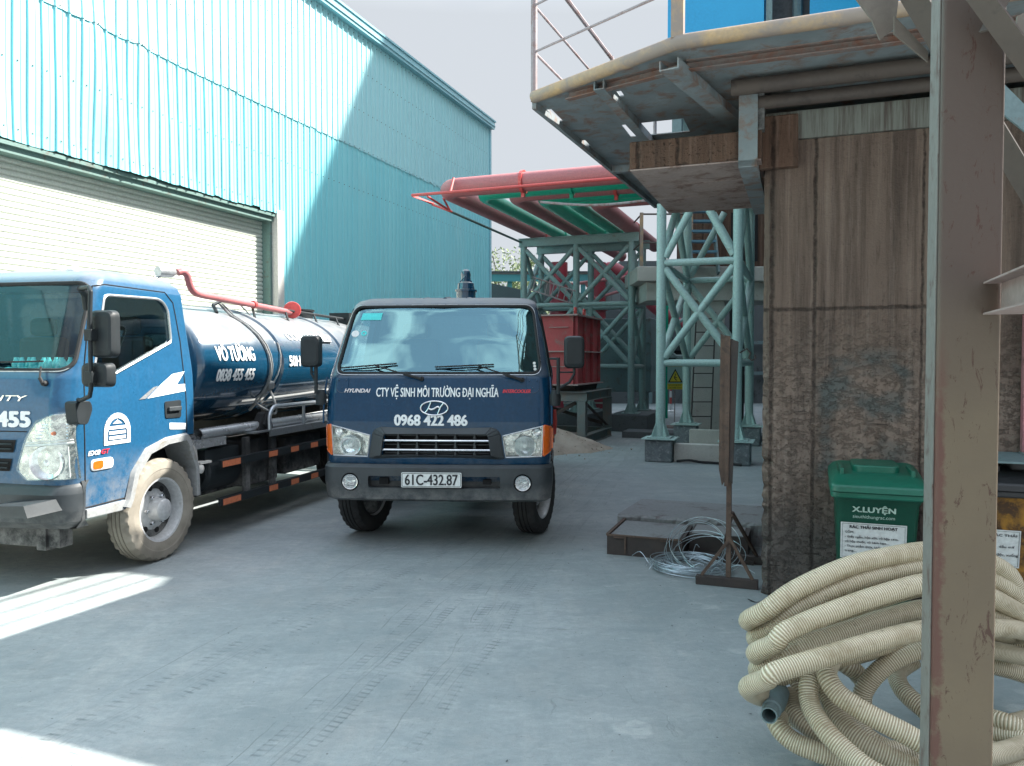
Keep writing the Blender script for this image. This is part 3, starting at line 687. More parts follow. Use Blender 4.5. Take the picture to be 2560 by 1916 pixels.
ft = tower('lattice_tower', 'wider dull green lattice tower under the pipe run, behind the red hopper', -6.43, 18.02, 2.66, 1.35, 4.40, (1.49, 2.97), .080, .058, M['mintfar'], 2, 'lattice towers carrying the pipes', .40)
mb = MB()
for b in (18.02, 19.37): mb.ibeam((-6.55, b, 4.50), (-3.6, b, 4.50), .16, .20, .014)
mb.build('cap_beam', M['mintfar'], ft)
mb = MB()
for a in (NT0.x, NT0.x + 1.2): mb.ibeam((a, NT0.y - .2, 4.60), (a, NT0.y + 3.2, 4.60), .14, .15, .012)
mb.build('cap_beam', M['mint'], tw)
def plinth(label, n, t, w_, d_, h, m, g='concrete plinths under the towers'):
    b = MB(); b.box((n - w_ / 2, t - d_ / 2, 0), (n + w_ / 2, t + d_ / 2, h))
    o = b.build('concrete_plinth', m, None, 'nt', (n, t, 0), bevel=.02); setp(o, label, 'plinth', g); return o
for i, (a, b) in enumerate(((0, 0), (1.2, 0), (0, 3.0), (1.2, 3.0))):
    plinth(('pale rough plinth under the front left leg of the mint tower', 'pale rough plinth beside the brown concrete block', 'pale plinth under the rear left leg of the mint tower', 'pale plinth under the rear right leg of the mint tower')[i], NT0.x + a, NT0.y + b, .44, .44, .36, M['plinth'])
    b_ = MB(); b_.box((NT0.x + a - .27, NT0.y + b - .26, .362), (NT0.x + a + .27, NT0.y + b + .26, .378)); b_.build('steel_base_plate', M['mint'], tw)
for k, a in enumerate((0, 1.33, 2.66)):
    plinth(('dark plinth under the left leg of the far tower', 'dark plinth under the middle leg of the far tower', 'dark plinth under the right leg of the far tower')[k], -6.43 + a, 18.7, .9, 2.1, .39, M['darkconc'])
mb = MB(); mb.box((NT0.x + .23, NT0.y - .10, 0), (NT0.x + .97, NT0.y + .05, .30)); o = mb.build('tie_beam', M['pier'], None, 'nt', (NT0.x + .6, NT0.y, 0), bevel=.012)
setp(o, 'low pale concrete tie beam between the two front plinths', 'concrete beam')
mb = MB(); mb.box((NT0.x + .3, NT0.y + 1.2, 0), (NT0.x + 1.0, NT0.y + 1.36, .42)); o = mb.build('tie_beam', M['pier'], None, 'nt', (NT0.x + .6, NT0.y + 1.2, 0), bevel=.012)
setp(o, 'second low concrete beam inside the foot of the mint tower', 'concrete beam')
pts = [(NT0.x + .3, NT0.y - .2, .03), (NT0.x + .5, NT0.y - .27, .06), (NT0.x + .68, NT0.y - .2, .03), (NT0.x + .9, NT0.y - .18, .025), (NT0.x + 1.3, NT0.y - .3, .025)]
mb = MB(); mb.tube(smoothpath(pts, 5), .02, 7); o = mb.build('black_hose', M['rubber'], None, 'nt', (NT0.x + .6, NT0.y - .2, 0)); setp(o, 'thin black hose lying at the foot of the tie beam', 'hose')
# curb line
mb = MB(); mb.box((-3.6, 16.3, 0), (1.5, 17.0, .13)); o = mb.build('kerb', M['darkconc'], None, 'nt', (-1, 16.5, 0)); setp(o, 'low dark kerb running behind the red hopper stand', 'kerb')
# planks by the far plinth
mb = MB(); mb.box((-3.1, 17.4, .131), (-2.3, 17.48, .17)); mb.box((-3.1, 17.6, .131), (-2.3, 17.7, .18)); o = mb.build('loose_plank', M['pinkbeam'], None, 'nt', (-2.7, 17.5, 0)); setp(o, 'loose pale planks on the kerb beside the dark plinth', 'planks')
# ------------------------------------------------------------------ pipes
PIPES = [(-6.20, 13.0, .17, 4.775, 'coralpipe', 'thick coral red pipe bending nearest the teal warehouse'),
         (-5.66, 13.42, .13, 4.735, 'greenpipe', 'green pipe bending just inside the thick coral pipe'),
         (-5.16, 13.80, .155, 4.76, 'coralpipe', 'slimmer coral red pipe between two green pipes'),
         (-4.70, 14.20, .18, 4.785, 'greenpipe', 'second green pipe of the overhead run'),
         (-4.24, 14.58, .13, 4.735, 'greenpipe', 'brightest green pipe, innermost but one of the overhead run'),
         (-3.86, 14.95, .17, 4.775, 'coralpipe', 'innermost dull red pipe over the far tower')]
for k, (pn, pt, r, z, mt, lb) in enumerate(PIPES):
    q = .34; t = thing('overhead_pipe', lb, 'pipe', (pn, pt, z), 'nt', 'overhead pipes on the rack')
    arc = [(pn + q - q * math.cos(a), pt + q - q * math.sin(a), z) for a in [PI / 2 * j / 8 for j in range(9)]]
    end = 23.2 if k in (0, 2) else 21.5
    mb = MB(); mb.tube([(pn, end, z)] + arc + [(3.2, pt, z)], r, 18); b = mb.build('pipe_wall', M[mt], t, ang=60)
    for a, d in ((pn + 1.55 + .22 * k, 'n'), (pn + 4.2, 'n'), (18.6, 't')):
        mb = MB()
        if d == 'n': mb.lathe([(r + .001, -.028), (r + .035, -.028), (r + .035, .028), (r + .001, .028)], (a, pt, z), (1, 0, 0), 20, False); mb.box((a - .03, pt - .03, z - r - .10), (a + .03, pt + .03, z - r - .005))
        else: mb.lathe([(r + .001, -.02), (r + .02, -.02), (r + .02, .02), (r + .001, .02)], (pn, a, z), (0, 1, 0), 20, False)
        mb.build('clamp_ring', M['redpaint' if mt == 'coralpipe' else 'greenpipe'], t)
t = thing('guard_frame', 'thin red guard frame round the outer pipe bend', 'guard rail', (-6.66, 12.65, 4.6), 'nt')
mb = MB(); mb.tube([(2.8, 12.65, 4.62), (-6.66, 12.65, 4.62), (-6.6, 13.4, 4.60)], .026, 8); mb.tube([(-6.35, 12.65, 4.58), (-6.2, 13.35, 4.42), (-6.6, 13.35, 4.58)], .02, 8)
mb.tube([(-6.2, 13.3, 4.42), (-6.2, 13.0, 4.60)], .02, 6); mb.tube([(-5.9, 12.65, 4.62), (-5.9, 12.80, 4.9)], .025, 6)
mb.build('red_rail', M['redpaint'], t)
mb = MB(); mb.tube([(-6.6, 13.4, 4.60), (-6.5, 18.0, 4.52)], .028, 8); mb.build('dark_rail', M['lintel'], t)
mb = MB(); pts = [(-4.3, 12.9, 4.38), (-3.3, 12.8, 4.24), (-2.2, 12.7, 4.25), (-1.1, 12.6, 4.33)]; mb.tube(smoothpath(pts, 6), .022, 8)
o = mb.build('sagging_conduit', M['rail'], None, 'nt', (-2.5, 12.7, 4.3)); setp(o, 'thin conduit sagging under the green pipes', 'conduit')
# upright red pipes behind the far tower
for x, y, r, zt, lb, gm in ((1.44, 24.2, .28, 4.65, 'fat upright red pipe behind the left bay of the far tower', 'maroon'), (2.66, 24.2, .24, 4.65, 'upright red pipe behind the right bay of the far tower', 'maroon')):
    t = thing('upright_pipe', lb, 'pipe', (x, y, 0), group='upright red pipes')
    mb = MB(); mb.cyl((x, y, 0), (x, y, zt), r, 18); mb.build('pipe_wall', M[gm], t)
    mb = MB(); mb.lathe([(r, -.03), (r + .06, -.03), (r + .06, .03), (r, .03)], (x, y, 3.2), (0, 0, 1), 20, False); mb.build('flange', M[gm], t)
t = thing('branch_pipe', 'curved dark red branch pipe sloping down to the right behind the far tower', 'pipe', (4, 24, 3))
mb = MB(); mb.tube(smoothpath([(2.7, 24.4, 4.2), (3.1, 24.2, 4.5), (3.7, 24, 4.0), (4.3, 23.8, 3.3), (5.2, 23.6, 2.6)], 6), .19, 14); mb.build('pipe_wall', M['maroon'], t)
mb = MB(); mb.tube([(1.5, 23.7, 3.9), (3.6, 23.4, 4.15)], .05, 8); mb.tube([(2.2, 23.6, 4.0), (2.5, 23.6, 3.5), (3.2, 23.5, 3.7)], .045, 8); mb.build('small_branch', M['coralpipe'], t)
# small tilted ladder on the far tower
def ladder(name, label, p0, p1, side, wd, nr, r, m, group=None):
    p0, p1, s = Vector(p0), Vector(p1), Vector(side).normalized() * wd / 2
    t = thing(name, label, 'ladder', p0, group=group)
    for k in (-1, 1):
        mb = MB(); mb.tube([p0 + s * k, p1 + s * k], r, 7); mb.build('rail', m, t)
    for i in range(nr):
        q = p0 + (p1 - p0) * ((i + .5) / nr); mb = MB(); mb.tube([q - s, q + s], r * .8, 6); mb.build('rung', m, t)
    return t
ladder('ladder', 'short steel ladder hung slanting inside the far lattice tower', (.45, 18.4, 3.45), (1.45, 18.2, 3.1), (.25, 0, 1), .30, 7, .018, M['rail'])
# ------------------------------------------------------------------ concrete pier, high slab, stair
pr = thing('concrete_pier', 'pale concrete pier and high slab behind the mint tower', 'concrete pier', (4.3, 17.4, 0))
mb = MB(); mb.box((4.05, 17.3, 0), (4.72, 18.0, 3.1)); mb.build('column', M['pier'], pr, bevel=.02)
mb = MB(); mb.box((2.72, 17.0, 3.36), (7.5, 18.9, 3.68)); mb.box((2.95, 17.2, 2.95), (7.5, 18.7, 3.36)); mb.build('slab', M['pier'], pr, bevel=.02)
mb = MB(); mb.box((4.1, 17.9, 3.69), (7.2, 19.5, 6.4)); mb.build('upper_wall', M['beamconc'], pr)
mb = MB(); mb.box((5.0, 17.86, 3.9), (5.6, 17.95, 5.0)); mb.build('doorway', M['dark'], pr)
hr = thing('handrail', 'yellow posts and dark rails on the high concrete slab', 'handrail', (3, 17, 3.7))
for x, y in ((2.82, 17.08), (2.82, 18.8), (3.9, 17.08)):
    mb = MB(); mb.box((x - .035, y - .035, 3.68), (x + .035, y + .035, 4.85)); mb.build('post', M['yellow'], hr)
mb = MB()
for z in (4.2, 4.82): mb.tube([(3.9, 17.08, z), (2.82, 17.08, z), (2.82, 18.8, z)], .02, 7)
mb.build('rail', M['brownsteel'], hr)
st = thing('steel_stair', 'steep flight of blue steel steps behind the mint tower', 'stair', (4.3, 16.6, 3.7))
for k in (0, 1):
    mb = MB(); mb.bar((3.86 + .56 * k, 16.75, 3.50), (3.86 + .56 * k, 17.5, 5.4), .04, .16); mb.build('stringer', M['greysteel'], st)
for k in range(7):
    z = 3.72 + .235 * k; y = 16.75 + (z - 3.6) * .42; mb = MB(); mb.box((3.88, y - .1, z), (4.40, y + .1, z + .045)); mb.build('step', M['stepblue'], st)
ladder('ladder', 'thin dark ladder leaning against the concrete pier', (3.90, 16.1, .02), (4.28, 17.25, 2.7), (1, 0, 0), .42, 9, .016, M['darkrust'])
dc = thing('cable_duct', 'dark steel duct standing right of the pier', 'duct', (5.0, 17.2, 0))
mb = MB(); mb.box((4.80, 17.0, 0), (5.06, 17.25, 3.0)); mb.build('casing', M['dark'], dc); mb = MB(); mb.box((4.78, 16.98, 1.5), (5.08, 17.27, 1.54)); mb.build('strap', M['greysteel'], dc)
# grey steel tank behind far tower
tk = thing('steel_tank', 'big square grey steel tank on legs behind the far tower', 'tank', (-3.2, 20.5, 0), 'nt')
mb = MB(); mb.box((-6.2, 20.4, .80), (-3.75, 23.0, 2.75)); mb.build('shell', M['greysteel'], tk, bevel=.02)
mb = MB()
for z in (1.45, 2.1): mb.box((-6.23, 20.34, z), (-3.72, 20.40, z + .06))
mb.build('stiffener', M['greysteel'], tk)
for a in (-6.1, -3.9):
    for b in (20.6, 22.8):
        mb = MB(); mb.box((a - .06, b - .06, 0), (a + .06, b + .06, .8)); mb.build('leg', M['greysteel'], tk)
# green column and clutter of braces beyond
mb = MB(); mb.box((4.15, 22.0, 0), (4.40, 22.25, 3.4)); o = mb.build('green_column', M['greenpipe'], None, 'w', (4.3, 22, 0)); setp(o, 'dark green steel column deep behind the mint tower', 'column')
cr_ = thing('bracing_trestle', 'tangle of small mint pipe braces deep behind the mint tower', 'pipe frame', (4.9, 23, 0))
mb = MB()
for a, b in (((4.5, 23, 1.3), (5.3, 23, 2.0)), ((4.4, 23, 2.1), (5.2, 23, 1.45)), ((4.4, 23, 1.75), (5.6, 23, 1.75)), ((4.4, 23, 2.7), (5.6, 23, 2.35)), ((4.4, 23.2, 1.0), (5.6, 23.2, 1.2)), ((4.4, 23.2, 2.4), (5.3, 23.2, 3.0))): mb.cyl(a, b, .05, 8)
mb.cyl((4.45, 23, 0), (4.45, 23, 3), .05); mb.cyl((5.65, 23, 0), (5.65, 23, 3), .05)
mb.build('brace_tube', M['mintfar'], cr_)
# warning sign and striped pole
sg = thing('warning_sign', 'yellow triangle warning sign on pale board seen through the mint tower', 'sign', (4.3, 20.5, 0))
SX, SY = 4.27, 20.4
mb = MB(); mb.box((SX - .20, SY, .88), (SX + .20, SY + .02, 1.52)); mb.build('board', M['signgreen'], sg)
mb = MB(); mb.plate([(SX - .19, SY - .004, 1.06), (SX + .19, SY - .004, 1.06), (SX, SY - .004, 1.42)], .003); mb.build('triangle_border', M['ink'], sg)
mb = MB(); mb.plate([(SX - .145, SY - .010, 1.085), (SX + .145, SY - .010, 1.085), (SX, SY - .010, 1.36)], .003); mb.build('triangle', M['signyellow'], sg)
mb = MB(); mb.tube([(SX, SY - .015, 1.25), (SX - .02, SY - .015, 1.17), (SX + .03, SY - .015, 1.11)], .012, 6); mb.tube([(SX - .04, SY - .015, 1.21), (SX + .04, SY - .015, 1.18)], .01, 6); mb.lathe([(.0, -.006), (.018, -.004), (.018, .004), (0, .006)], (SX, SY - .016, 1.275), (0, 1, 0), 10); mb.build('figure', M['ink'], sg)
mb = MB(); mb.box((SX - .20, SY - .006, .88), (SX + .20, SY - .001, 1.03)); mb.box((SX - .20, SY - .006, 1.47), (SX + .20, SY - .001, 1.52)); mb.build('text_band', M['signyellow'], sg)
mb = MB(); F_ = lambda a, b: (SX + a, SY - .009, b)
text_on(mb, 'KHU VUC DE CHAY', 0, .972, .34, .034, F_, .01); text_on(mb, 'COI CHUNG TE NGA', 0, .905, .34, .034, F_, .01); mb.build('lettering', M['ink'], sg)
mb = MB(); mb.cyl((SX, SY + .05, 0), (SX, SY + .05, 1.5), .012, 8); mb.build('stake', M['rail'], sg)
sp_ = thing('striped_pole', 'red and white striped bollard pole beneath the warning sign', 'pole', (4.95, 24.3, 0))
for k in range(5):
    mb = MB(); mb.cyl((4.95, 24.3, .08 + k * .2), (4.95, 24.3, .28 + k * .2), .035, 10); mb.build('stripe', M['redpaint' if k % 2 else 'striped'], sp_)
mb = MB(); mb.lathe([(.0, 0), (.16, 0), (.14, .06), (.04, .09), (0, .09)], (4.95, 24.3, 0), (0, 0, 1), 14); mb.build('foot', M['striped'], sp_)
# small valve wheel and red scrap seen under hopper stand
vw = thing('fire_valve', 'small red pump and valve glimpsed under the hopper stand', 'valve', (2.1, 20.6, 0))
mb = MB(); mb.cyl((1.95, 20.6, 0), (1.95, 20.6, .75), .05); mb.lathe([(.10, -.02), (.13, 0), (.10, .02)], (1.95, 20.55, .8), (0, 1, 0), 16); mb.build('stem', M['darkrust'], vw)
mb = MB(); mb.box((1.65, 20.7, .58), (2.2, 20.75, .62)); mb.box((2.1, 20.7, .1), (2.16, 20.75, .8)); mb.build('handle_frame', M['redpaint'], vw)
mb = MB(); mb.box((1.4, 21.0, .2), (2.6, 21.1, .27)); mb.box((1.4, 21.2, .45), (2.6, 21.25, .5)); o = mb.build('pipe_rack_rail', M['pier'], None, 'w', (2, 21, .0)); setp(o, 'pale low rails glimpsed under the hopper stand', 'rail')
# ------------------------------------------------------------------ red hopper on its stand
n0, t0 = -3.88, 14.38
sd = thing('hopper_stand', 'grey-green steel stand with I-beam frame under the red hopper', 'stand', (n0 - 1.2, t0 + .9, 0), 'nt')
for a in (n0 - .09, n0 - 2.4):
    for b in (t0 + .09, t0 + 2.12):
        mb = MB(); mb.ibeam((a, b, .20), (a, b, .85), .16, .17, .012); mb.build('leg', M['standsteel'], sd)
for z, h, q in ((.10, .19, ''), (.945, .18, '')):
    for p0, p1 in (((n0 - 2.5, t0 + .08, z), (n0, t0 + .08, z)), ((n0 - 2.5, t0 + 2.13, z), (n0, t0 + 2.13, z)), ((n0 - .07, t0 + .17, z), (n0 - .07, t0 + 2.04, z)), ((n0 - 2.42, t0 + .17, z), (n0 - 2.42, t0 + 2.04, z))):
        mb = MB(); mb.ibeam(p0, p1, .14, h, .012); mb.build('frame_beam', M['standsteel'], sd)
for p0, p1 in (((n0 - .2, t0 + .1, .80), (n0 - 1.2, t0 + .1, .25)), ((n0 - 2.3, t0 + .1, .80), (n0 - 1.2, t0 + .1, .25)), ((n0 - .1, t0 + .25, .8), (n0 - .1, t0 + 2.0, .25)), ((n0 - .2, t0 + 2.1, .25), (n0 - 2.3, t0 + 2.1, .8))):
    mb = MB(); mb.angle(p0, p1, .07); mb.build('brace', M['darkrust'], sd)
mb = MB(); mb.box((n0 - .45, t0 + .15, .20), (n0 - .18, t0 + .6, .212)); mb.build('foot_plate', M['pinkbeam'], sd)
hp = thing('red_hopper', 'dusty red steel hopper with ribs and pale flanges on the stand', 'hopper', (n0 - 1.2, t0 + .9, 1.04), 'nt')
h0, h1, k0, k1 = n0 - 2.4, n0 - .26, t0 + .12, t0 + 1.95
mb = MB(); mb.box((h0, k0, 1.17), (h1, k1, 2.50)); mb.build('shell', M['hopper'], hp)
mb = MB(); mb.box((h0 - .09, k0 - .09, 2.50), (h1 + .09, k1 + .12, 2.53)); mb.box((h0 - .07, k0 - .07, 1.80), (h1 + .07, k1 + .07, 1.825)); mb.box((h0 - .1, k0 - .1, 1.155), (h1 + .1, k1 + .1, 1.18)); mb.build('flange', M['hopperdust'], hp)
mb = MB(); mb.prism([(k0 + .0, 1.15), (k1, 1.15), (k1 - .15, 1.045), (k0 + .15, 1.045)], 0, h0, h1); mb.build('outlet_tray', M['darkrust'], hp)
for z0, z1 in ((1.185, 1.797), (1.828, 2.497)):
    for k in range(4):
        b = k0 + .02 + (k1 - k0 - .05) * k / 3; mb = MB(); mb.box((h1 + .001, b, z0), (h1 + .06, b + .012, z1)); mb.build('rib', M['hopper'], hp)
    for k in range(4):
        a = h0 + (h1 - h0 - .02) * k / 3; mb = MB(); mb.box((a, k0 - .055, z0), (a + .012, k0 - .001, z1)); mb.build('rib', M['hopper'], hp)
for z in (2.28, 1.52): mb = MB(); mb.tube([(h1 - .50, k0 - .01, z), (h1 - .50, k0 - .04, z), (h1 - .12, k0 - .04, z), (h1 - .12, k0 - .01, z)], .009, 6); mb.build('grab_bar', M['hopperdust'], hp)
for b in (k0 + .35, k0 + 1.0):
    mb = MB(); mb.lathe([(.035, -.015), (.075, -.015), (.075, .015), (.035, .015), (.035, -.015)], (h1 - .08, b, 2.62), (1, 0, 0), 14); mb.box((h1 - .1, b - .05, 2.53), (h1 - .06, b + .05, 2.58)); mb.build('lifting_lug', M['redpaint'], hp)
# sand heap
rd = random.Random(5); mb = MB(); NR, NA = 16, 48; vs = [(.55, 14.35, .46)]
for i in range(1, NR + 1):
    for k in range(NA):
        a = 2 * PI * k / NA; r = i / NR; rr = r * (1 + .13 * math.sin(3 * a + 1) + .06 * math.sin(7 * a))
        vs.append((.55 + math.cos(a) * rr * 1.15, 14.35 + math.sin(a) * rr * .95, max(.001, .46 * (1 - r ** 1.15) + rd.uniform(-.016, .016)) if i < NR else .001))
fs = [[0, 1 + k, 1 + (k + 1) % NA] for k in range(NA)] + [[1 + (i - 1) * NA + k, 1 + i * NA + k, 1 + i * NA + (k + 1) % NA, 1 + (i - 1) * NA + (k + 1) % NA] for i in range(1, NR) for k in range(NA)]
mb.add(vs, fs, True)
for k in range(420):
    a, r = rd.uniform(0, 2 * PI), abs(rd.gauss(.75, .3)); s = rd.uniform(.008, .03); q = Vector((.55 + math.cos(a) * r * 1.15, 14.35 + math.sin(a) * r * .95, max(0, .46 * (1 - min(1, r) ** 1.15)) + s * .3))
    mb.add([q + Vector((rd.uniform(-s, s), rd.uniform(-s, s), rd.uniform(-s * .6, s * .8))) for _ in range(4)], [(0, 1, 2), (0, 2, 3), (0, 3, 1), (1, 3, 2)])
o = mb.build('sand_heap', M['sand'], None, 'w', (.55, 14.35, 0)); setp(o, 'heap of brown sand and grit beside the hopper stand', 'sand heap', kind='stuff')

# grit lying about the yard
rd = random.Random(21); mb = MB()
for k in range(900):
    x, y = rd.uniform(-4, 4), rd.uniform(2.6, 12)
    if rd.random() < .5: x, y = rd.gauss(1.2, .9), rd.gauss(5.4, 1.3)
    s = rd.uniform(.002, .007) * (1.6 if rd.random() < .06 else 1); q = Vector((x, y, s * .4))
    p = [q + Vector((rd.uniform(-s, s), rd.uniform(-s, s), rd.uniform(-s * .4, s * .5))) for _ in range(4)]
    mb.add(p, [(0, 1, 2), (0, 2, 3), (0, 3, 1), (1, 3, 2)])
o = mb.build('grit', M['darkconc'], None, 'w', (0, 5, 0)); setp(o, 'fine dark grit and stone chips scattered on the yard', 'grit', kind='stuff')
# ------------------------------------------------------------------ truck building kit (front faces local -y, z up)
class Cab:
    """a cab skin given by level: z, front y, half width, corner radius, front bulge, rear y"""
    def __init__(s, keys): s.k = keys
    def at(s, z):
        k = s.k
        if z <= k[0][0]: return k[0][1:]
        for a, b in zip(k[:-1], k[1:]):
            if z <= b[0]:
                t = (z - a[0]) / (b[0] - a[0]); return tuple(p + (q - p) * t for p, q in zip(a[1:], b[1:]))
        return k[-1][1:]
    def F(s, x, z, e=0.):
        f, w_, r, b, q = s.at(z); ax = abs(x); c = w_ - r; bb = b * (min(ax, c) / w_) ** 2
        if ax <= c: return f + bb - e
        return f + bb + r - math.sqrt(max(0, r * r - min(r, ax - c) ** 2)) - e
    def G(s, y, z, e=0.):
        f, w_, r, b, q = s.at(z); c = w_ - r; yc = f + b * (c / w_) ** 2 + r
        if y >= yc: return w_ + e
        return c + math.sqrt(max(0, r * r - min(r, yc - y) ** 2)) + e
    def ring(s, z, inset=0.):
        f, w_, r, b, q = s.at(z); w_ -= inset; f += inset; q -= inset; r = max(.02, r - inset * .5); c = w_ - r; pts = []
        for i in range(17): x = -c + 2 * c * i / 16; pts.append((x, f + b * (x / w_) ** 2, z))
        yc = f + b * (c / w_) ** 2 + r
        for i in range(1, 9): a = -PI / 2 + PI / 2 * i / 8; pts.append((c + r * math.cos(a), yc + r * math.sin(a), z))
        rr = .05
        for i in range(0, 5): a = PI / 2 * i / 4; pts.append((w_ - rr + rr * math.cos(a), q - rr + rr * math.sin(a), z))
        for i in range(0, 5): a = PI / 2 + PI / 2 * i / 4; pts.append((-w_ + rr + rr * math.cos(a), q - rr + rr * math.sin(a), z))
        for i in range(0, 8): a = PI + PI / 2 * i / 8; pts.append((-c + r * math.cos(a), yc + r * math.sin(a), z))
        return pts
    def loft(s, mb, z0, z1, inset=0., step=.04):
        zs = sorted({round(z0 + (z1 - z0) * i / max(1, int((z1 - z0) / step)), 4) for i in range(int((z1 - z0) / step) + 1)} | {k[0] for k in s.k if z0 < k[0] < z1} | {z0, z1})
        rs = [s.ring(z, inset) for z in zs]; n = len(rs[0])
        vs = [p for r in rs for p in r]; fs = [[i * n + k, i * n + (k + 1) % n, (i + 1) * n + (k + 1) % n, (i + 1) * n + k] for i in range(len(zs) - 1) for k in range(n)]
        fs += [list(range(n))[::-1], [(len(zs) - 1) * n + k for k in range(n)]]
        return mb.add(vs, fs, True)
def patch(mb, poly, fn, nu=14, nv=10, smooth=True):
    """fill a convex outline with a grid mapped through fn(a, b)"""
    b0, b1 = min(p[1] for p in poly), max(p[1] for p in poly); vs = []; e = 1e-4
    for j in range(nv + 1):
        t = j / nv; t = .5 - .5 * math.cos(PI * t); b = b0 + e + (b1 - b0 - 2 * e) * t; xs = []
        for i in range(len(poly)):
            p, q = poly[i - 1], poly[i]
            if (p[1] - b) * (q[1] - b) <= 0 and p[1] != q[1]: xs.append(p[0] + (q[0] - p[0]) * (b - p[1]) / (q[1] - p[1]))
        x0, x1 = min(xs), max(xs); vs += [fn(x0 + (x1 - x0) * i / nu, b) for i in range(nu + 1)]
    mb.add(vs, [[j * (nu + 1) + i, j * (nu + 1) + i + 1, (j + 1) * (nu + 1) + i + 1, (j + 1) * (nu + 1) + i] for j in range(nv) for i in range(nu)], smooth)
def dense(poly, k=5, closed=True):
    out = []; n = len(poly)
    for i in range(n if closed else n - 1):
        p, q = poly[i], poly[(i + 1) % n]
        for j in range(k): out.append((p[0] + (q[0] - p[0]) * j / k, p[1] + (q[1] - p[1]) * j / k))
    if not closed: out.append(poly[-1])
    return out
def seam(mb, pts, fn, r=.004, closed=False): mb.tube([fn(*p) for p in dense(pts, 6, closed)], r, 5, closed, False)
def rrect(x0, z0, x1, z1, r, k=5): return rounded([(x0, z0), (x1, z0), (x1, z1), (x0, z1)], r, k)
def wheel(parent, x, y, R_, wd, side, tyre_m, rim_m, rimr=.262, detail=True, steer=0.):
    mb = MB(); h = wd / 2; ax = (side, 0, 0)
    pr = [(rimr - .01, -h * .85), (rimr + .03, -h), (R_ - .07, -h * 1.05), (R_ - .018, -h * .95), (R_ - .006, -h * .82), (R_, -h * .6)]
    for g in (-.36, 0, .36): pr += [(R_, h * g - .006), (R_ - .010, h * g - .004), (R_ - .010, h * g + .004), (R_, h * g + .006)]
    pr += [(R_, h * .6), (R_ - .006, h * .82), (R_ - .018, h * .95), (R_ - .07, h * 1.05), (rimr + .075, h * 1.05), (rimr + .07, h * 1.02), (rimr + .03, h), (rimr - .01, h * .85)]
    sh = {3, 4, 5, len(pr) - 8, len(pr) - 7, len(pr) - 6}
    mb.lathe(pr, (x, y, R_), ax, 128 if detail else 48, True, (lambda i, k, r: r - (.011 if (i in sh and k % 4 < 2) else 0)) if detail else None)
    wl_ = mb.build('wheel', tyre_m, parent, ang=28)
    mb = MB(); b = h * .82
    mb.lathe([(rimr, -h * .8), (rimr - .02, -h * .6), (rimr - .02, h * .3), (rimr - .012, b - .008), (rimr + .004, b), (rimr + .002, b + .008), (rimr - .014, b + .004), (rimr - .03, b - .035), (rimr - .036, b - .085), (rimr - .06, b - .10), (rimr - .10, b - .075), (rimr - .135, b - .06), (.098, b - .055), (.094, b - .03), (.088, b + .03), (.07, b + .045), (0, b + .047)], (x, y, R_), ax, 40)
    rm = mb.build('rim', rim_m, wl_, ang=40)
    if detail:
        db = MB(); db.lathe([(0, -h * .9), (.20, -h * .9), (.235, -h * .7), (.235, h * .05), (0, h * .05)], (x, y, R_), ax, 24); db.build('brake_drum', M['chassis'], wl_)
        nb = MB()
        for k in range(8):
            a = 2 * PI * k / 8 + .2; c = Vector((x + side * (b - .083), y + math.cos(a) * (rimr - .082), R_ + math.sin(a) * (rimr - .082)))
            hb = MB(); hb.lathe([(0, .012), (.024, .011), (.027, 0)], c, ax, 12); hb.build('vent_hole', M['dark'], wl_)
        for k in range(6):
            a = 2 * PI * k / 6; c = Vector((x + side * (b - .06), y + math.cos(a) * .118, R_ + math.sin(a) * .118))
            nb.lathe([(.018, 0), (.018, .028), (.011, .034), (0, .036)], c, ax, 6, False)
        nb.build('hub_nuts', M['chrome'], wl_)
    if steer:
        T = Matrix.Translation((x, y, 0)) @ Matrix.Rotation(R(steer), 4, 'Z') @ Matrix.Translation((-x, -y, 0))
        for q in [wl_] + list(wl_.children_recursive): q.data.transform(T)
    return wl_
def mirror_body(parent, c, sx, sy, sz, m):
    mb = MB(); pr = rrect(c[0] - sx / 2, c[2] - sz / 2, c[0] + sx / 2, c[2] + sz / 2, min(sx, sz) * .28, 6)
    n = len(pr); vs = []; lv = ((-.5, .72), (-.42, .9), (-.2, .985), (.1, 1.), (.46, 1.), (.5, .97))
    for d, k in lv: vs += [(c[0] + (a - c[0]) * k, c[1] + sy * d, c[2] + (b - c[2]) * k) for a, b in pr]
    fs = [[j * n + i, j * n + (i + 1) % n, (j + 1) * n + (i + 1) % n, (j + 1) * n + i] for j in range(len(lv) - 1) for i in range(n)]
    mb.add(vs, fs, True); mb.add(vs[:n], [list(range(n))]); mb.add(vs[-n:], [list(range(n))])
    o = mb.build('mirror', m, parent, ang=30)
    g = MB(); k = .86; g.add([(c[0] + (a - c[0]) * k, c[1] + sy * .5 + .002, c[2] + (b - c[2]) * k) for a, b in pr], [list(range(n))]); g.build('mirror_glass', M['chrome'], o)
    return o
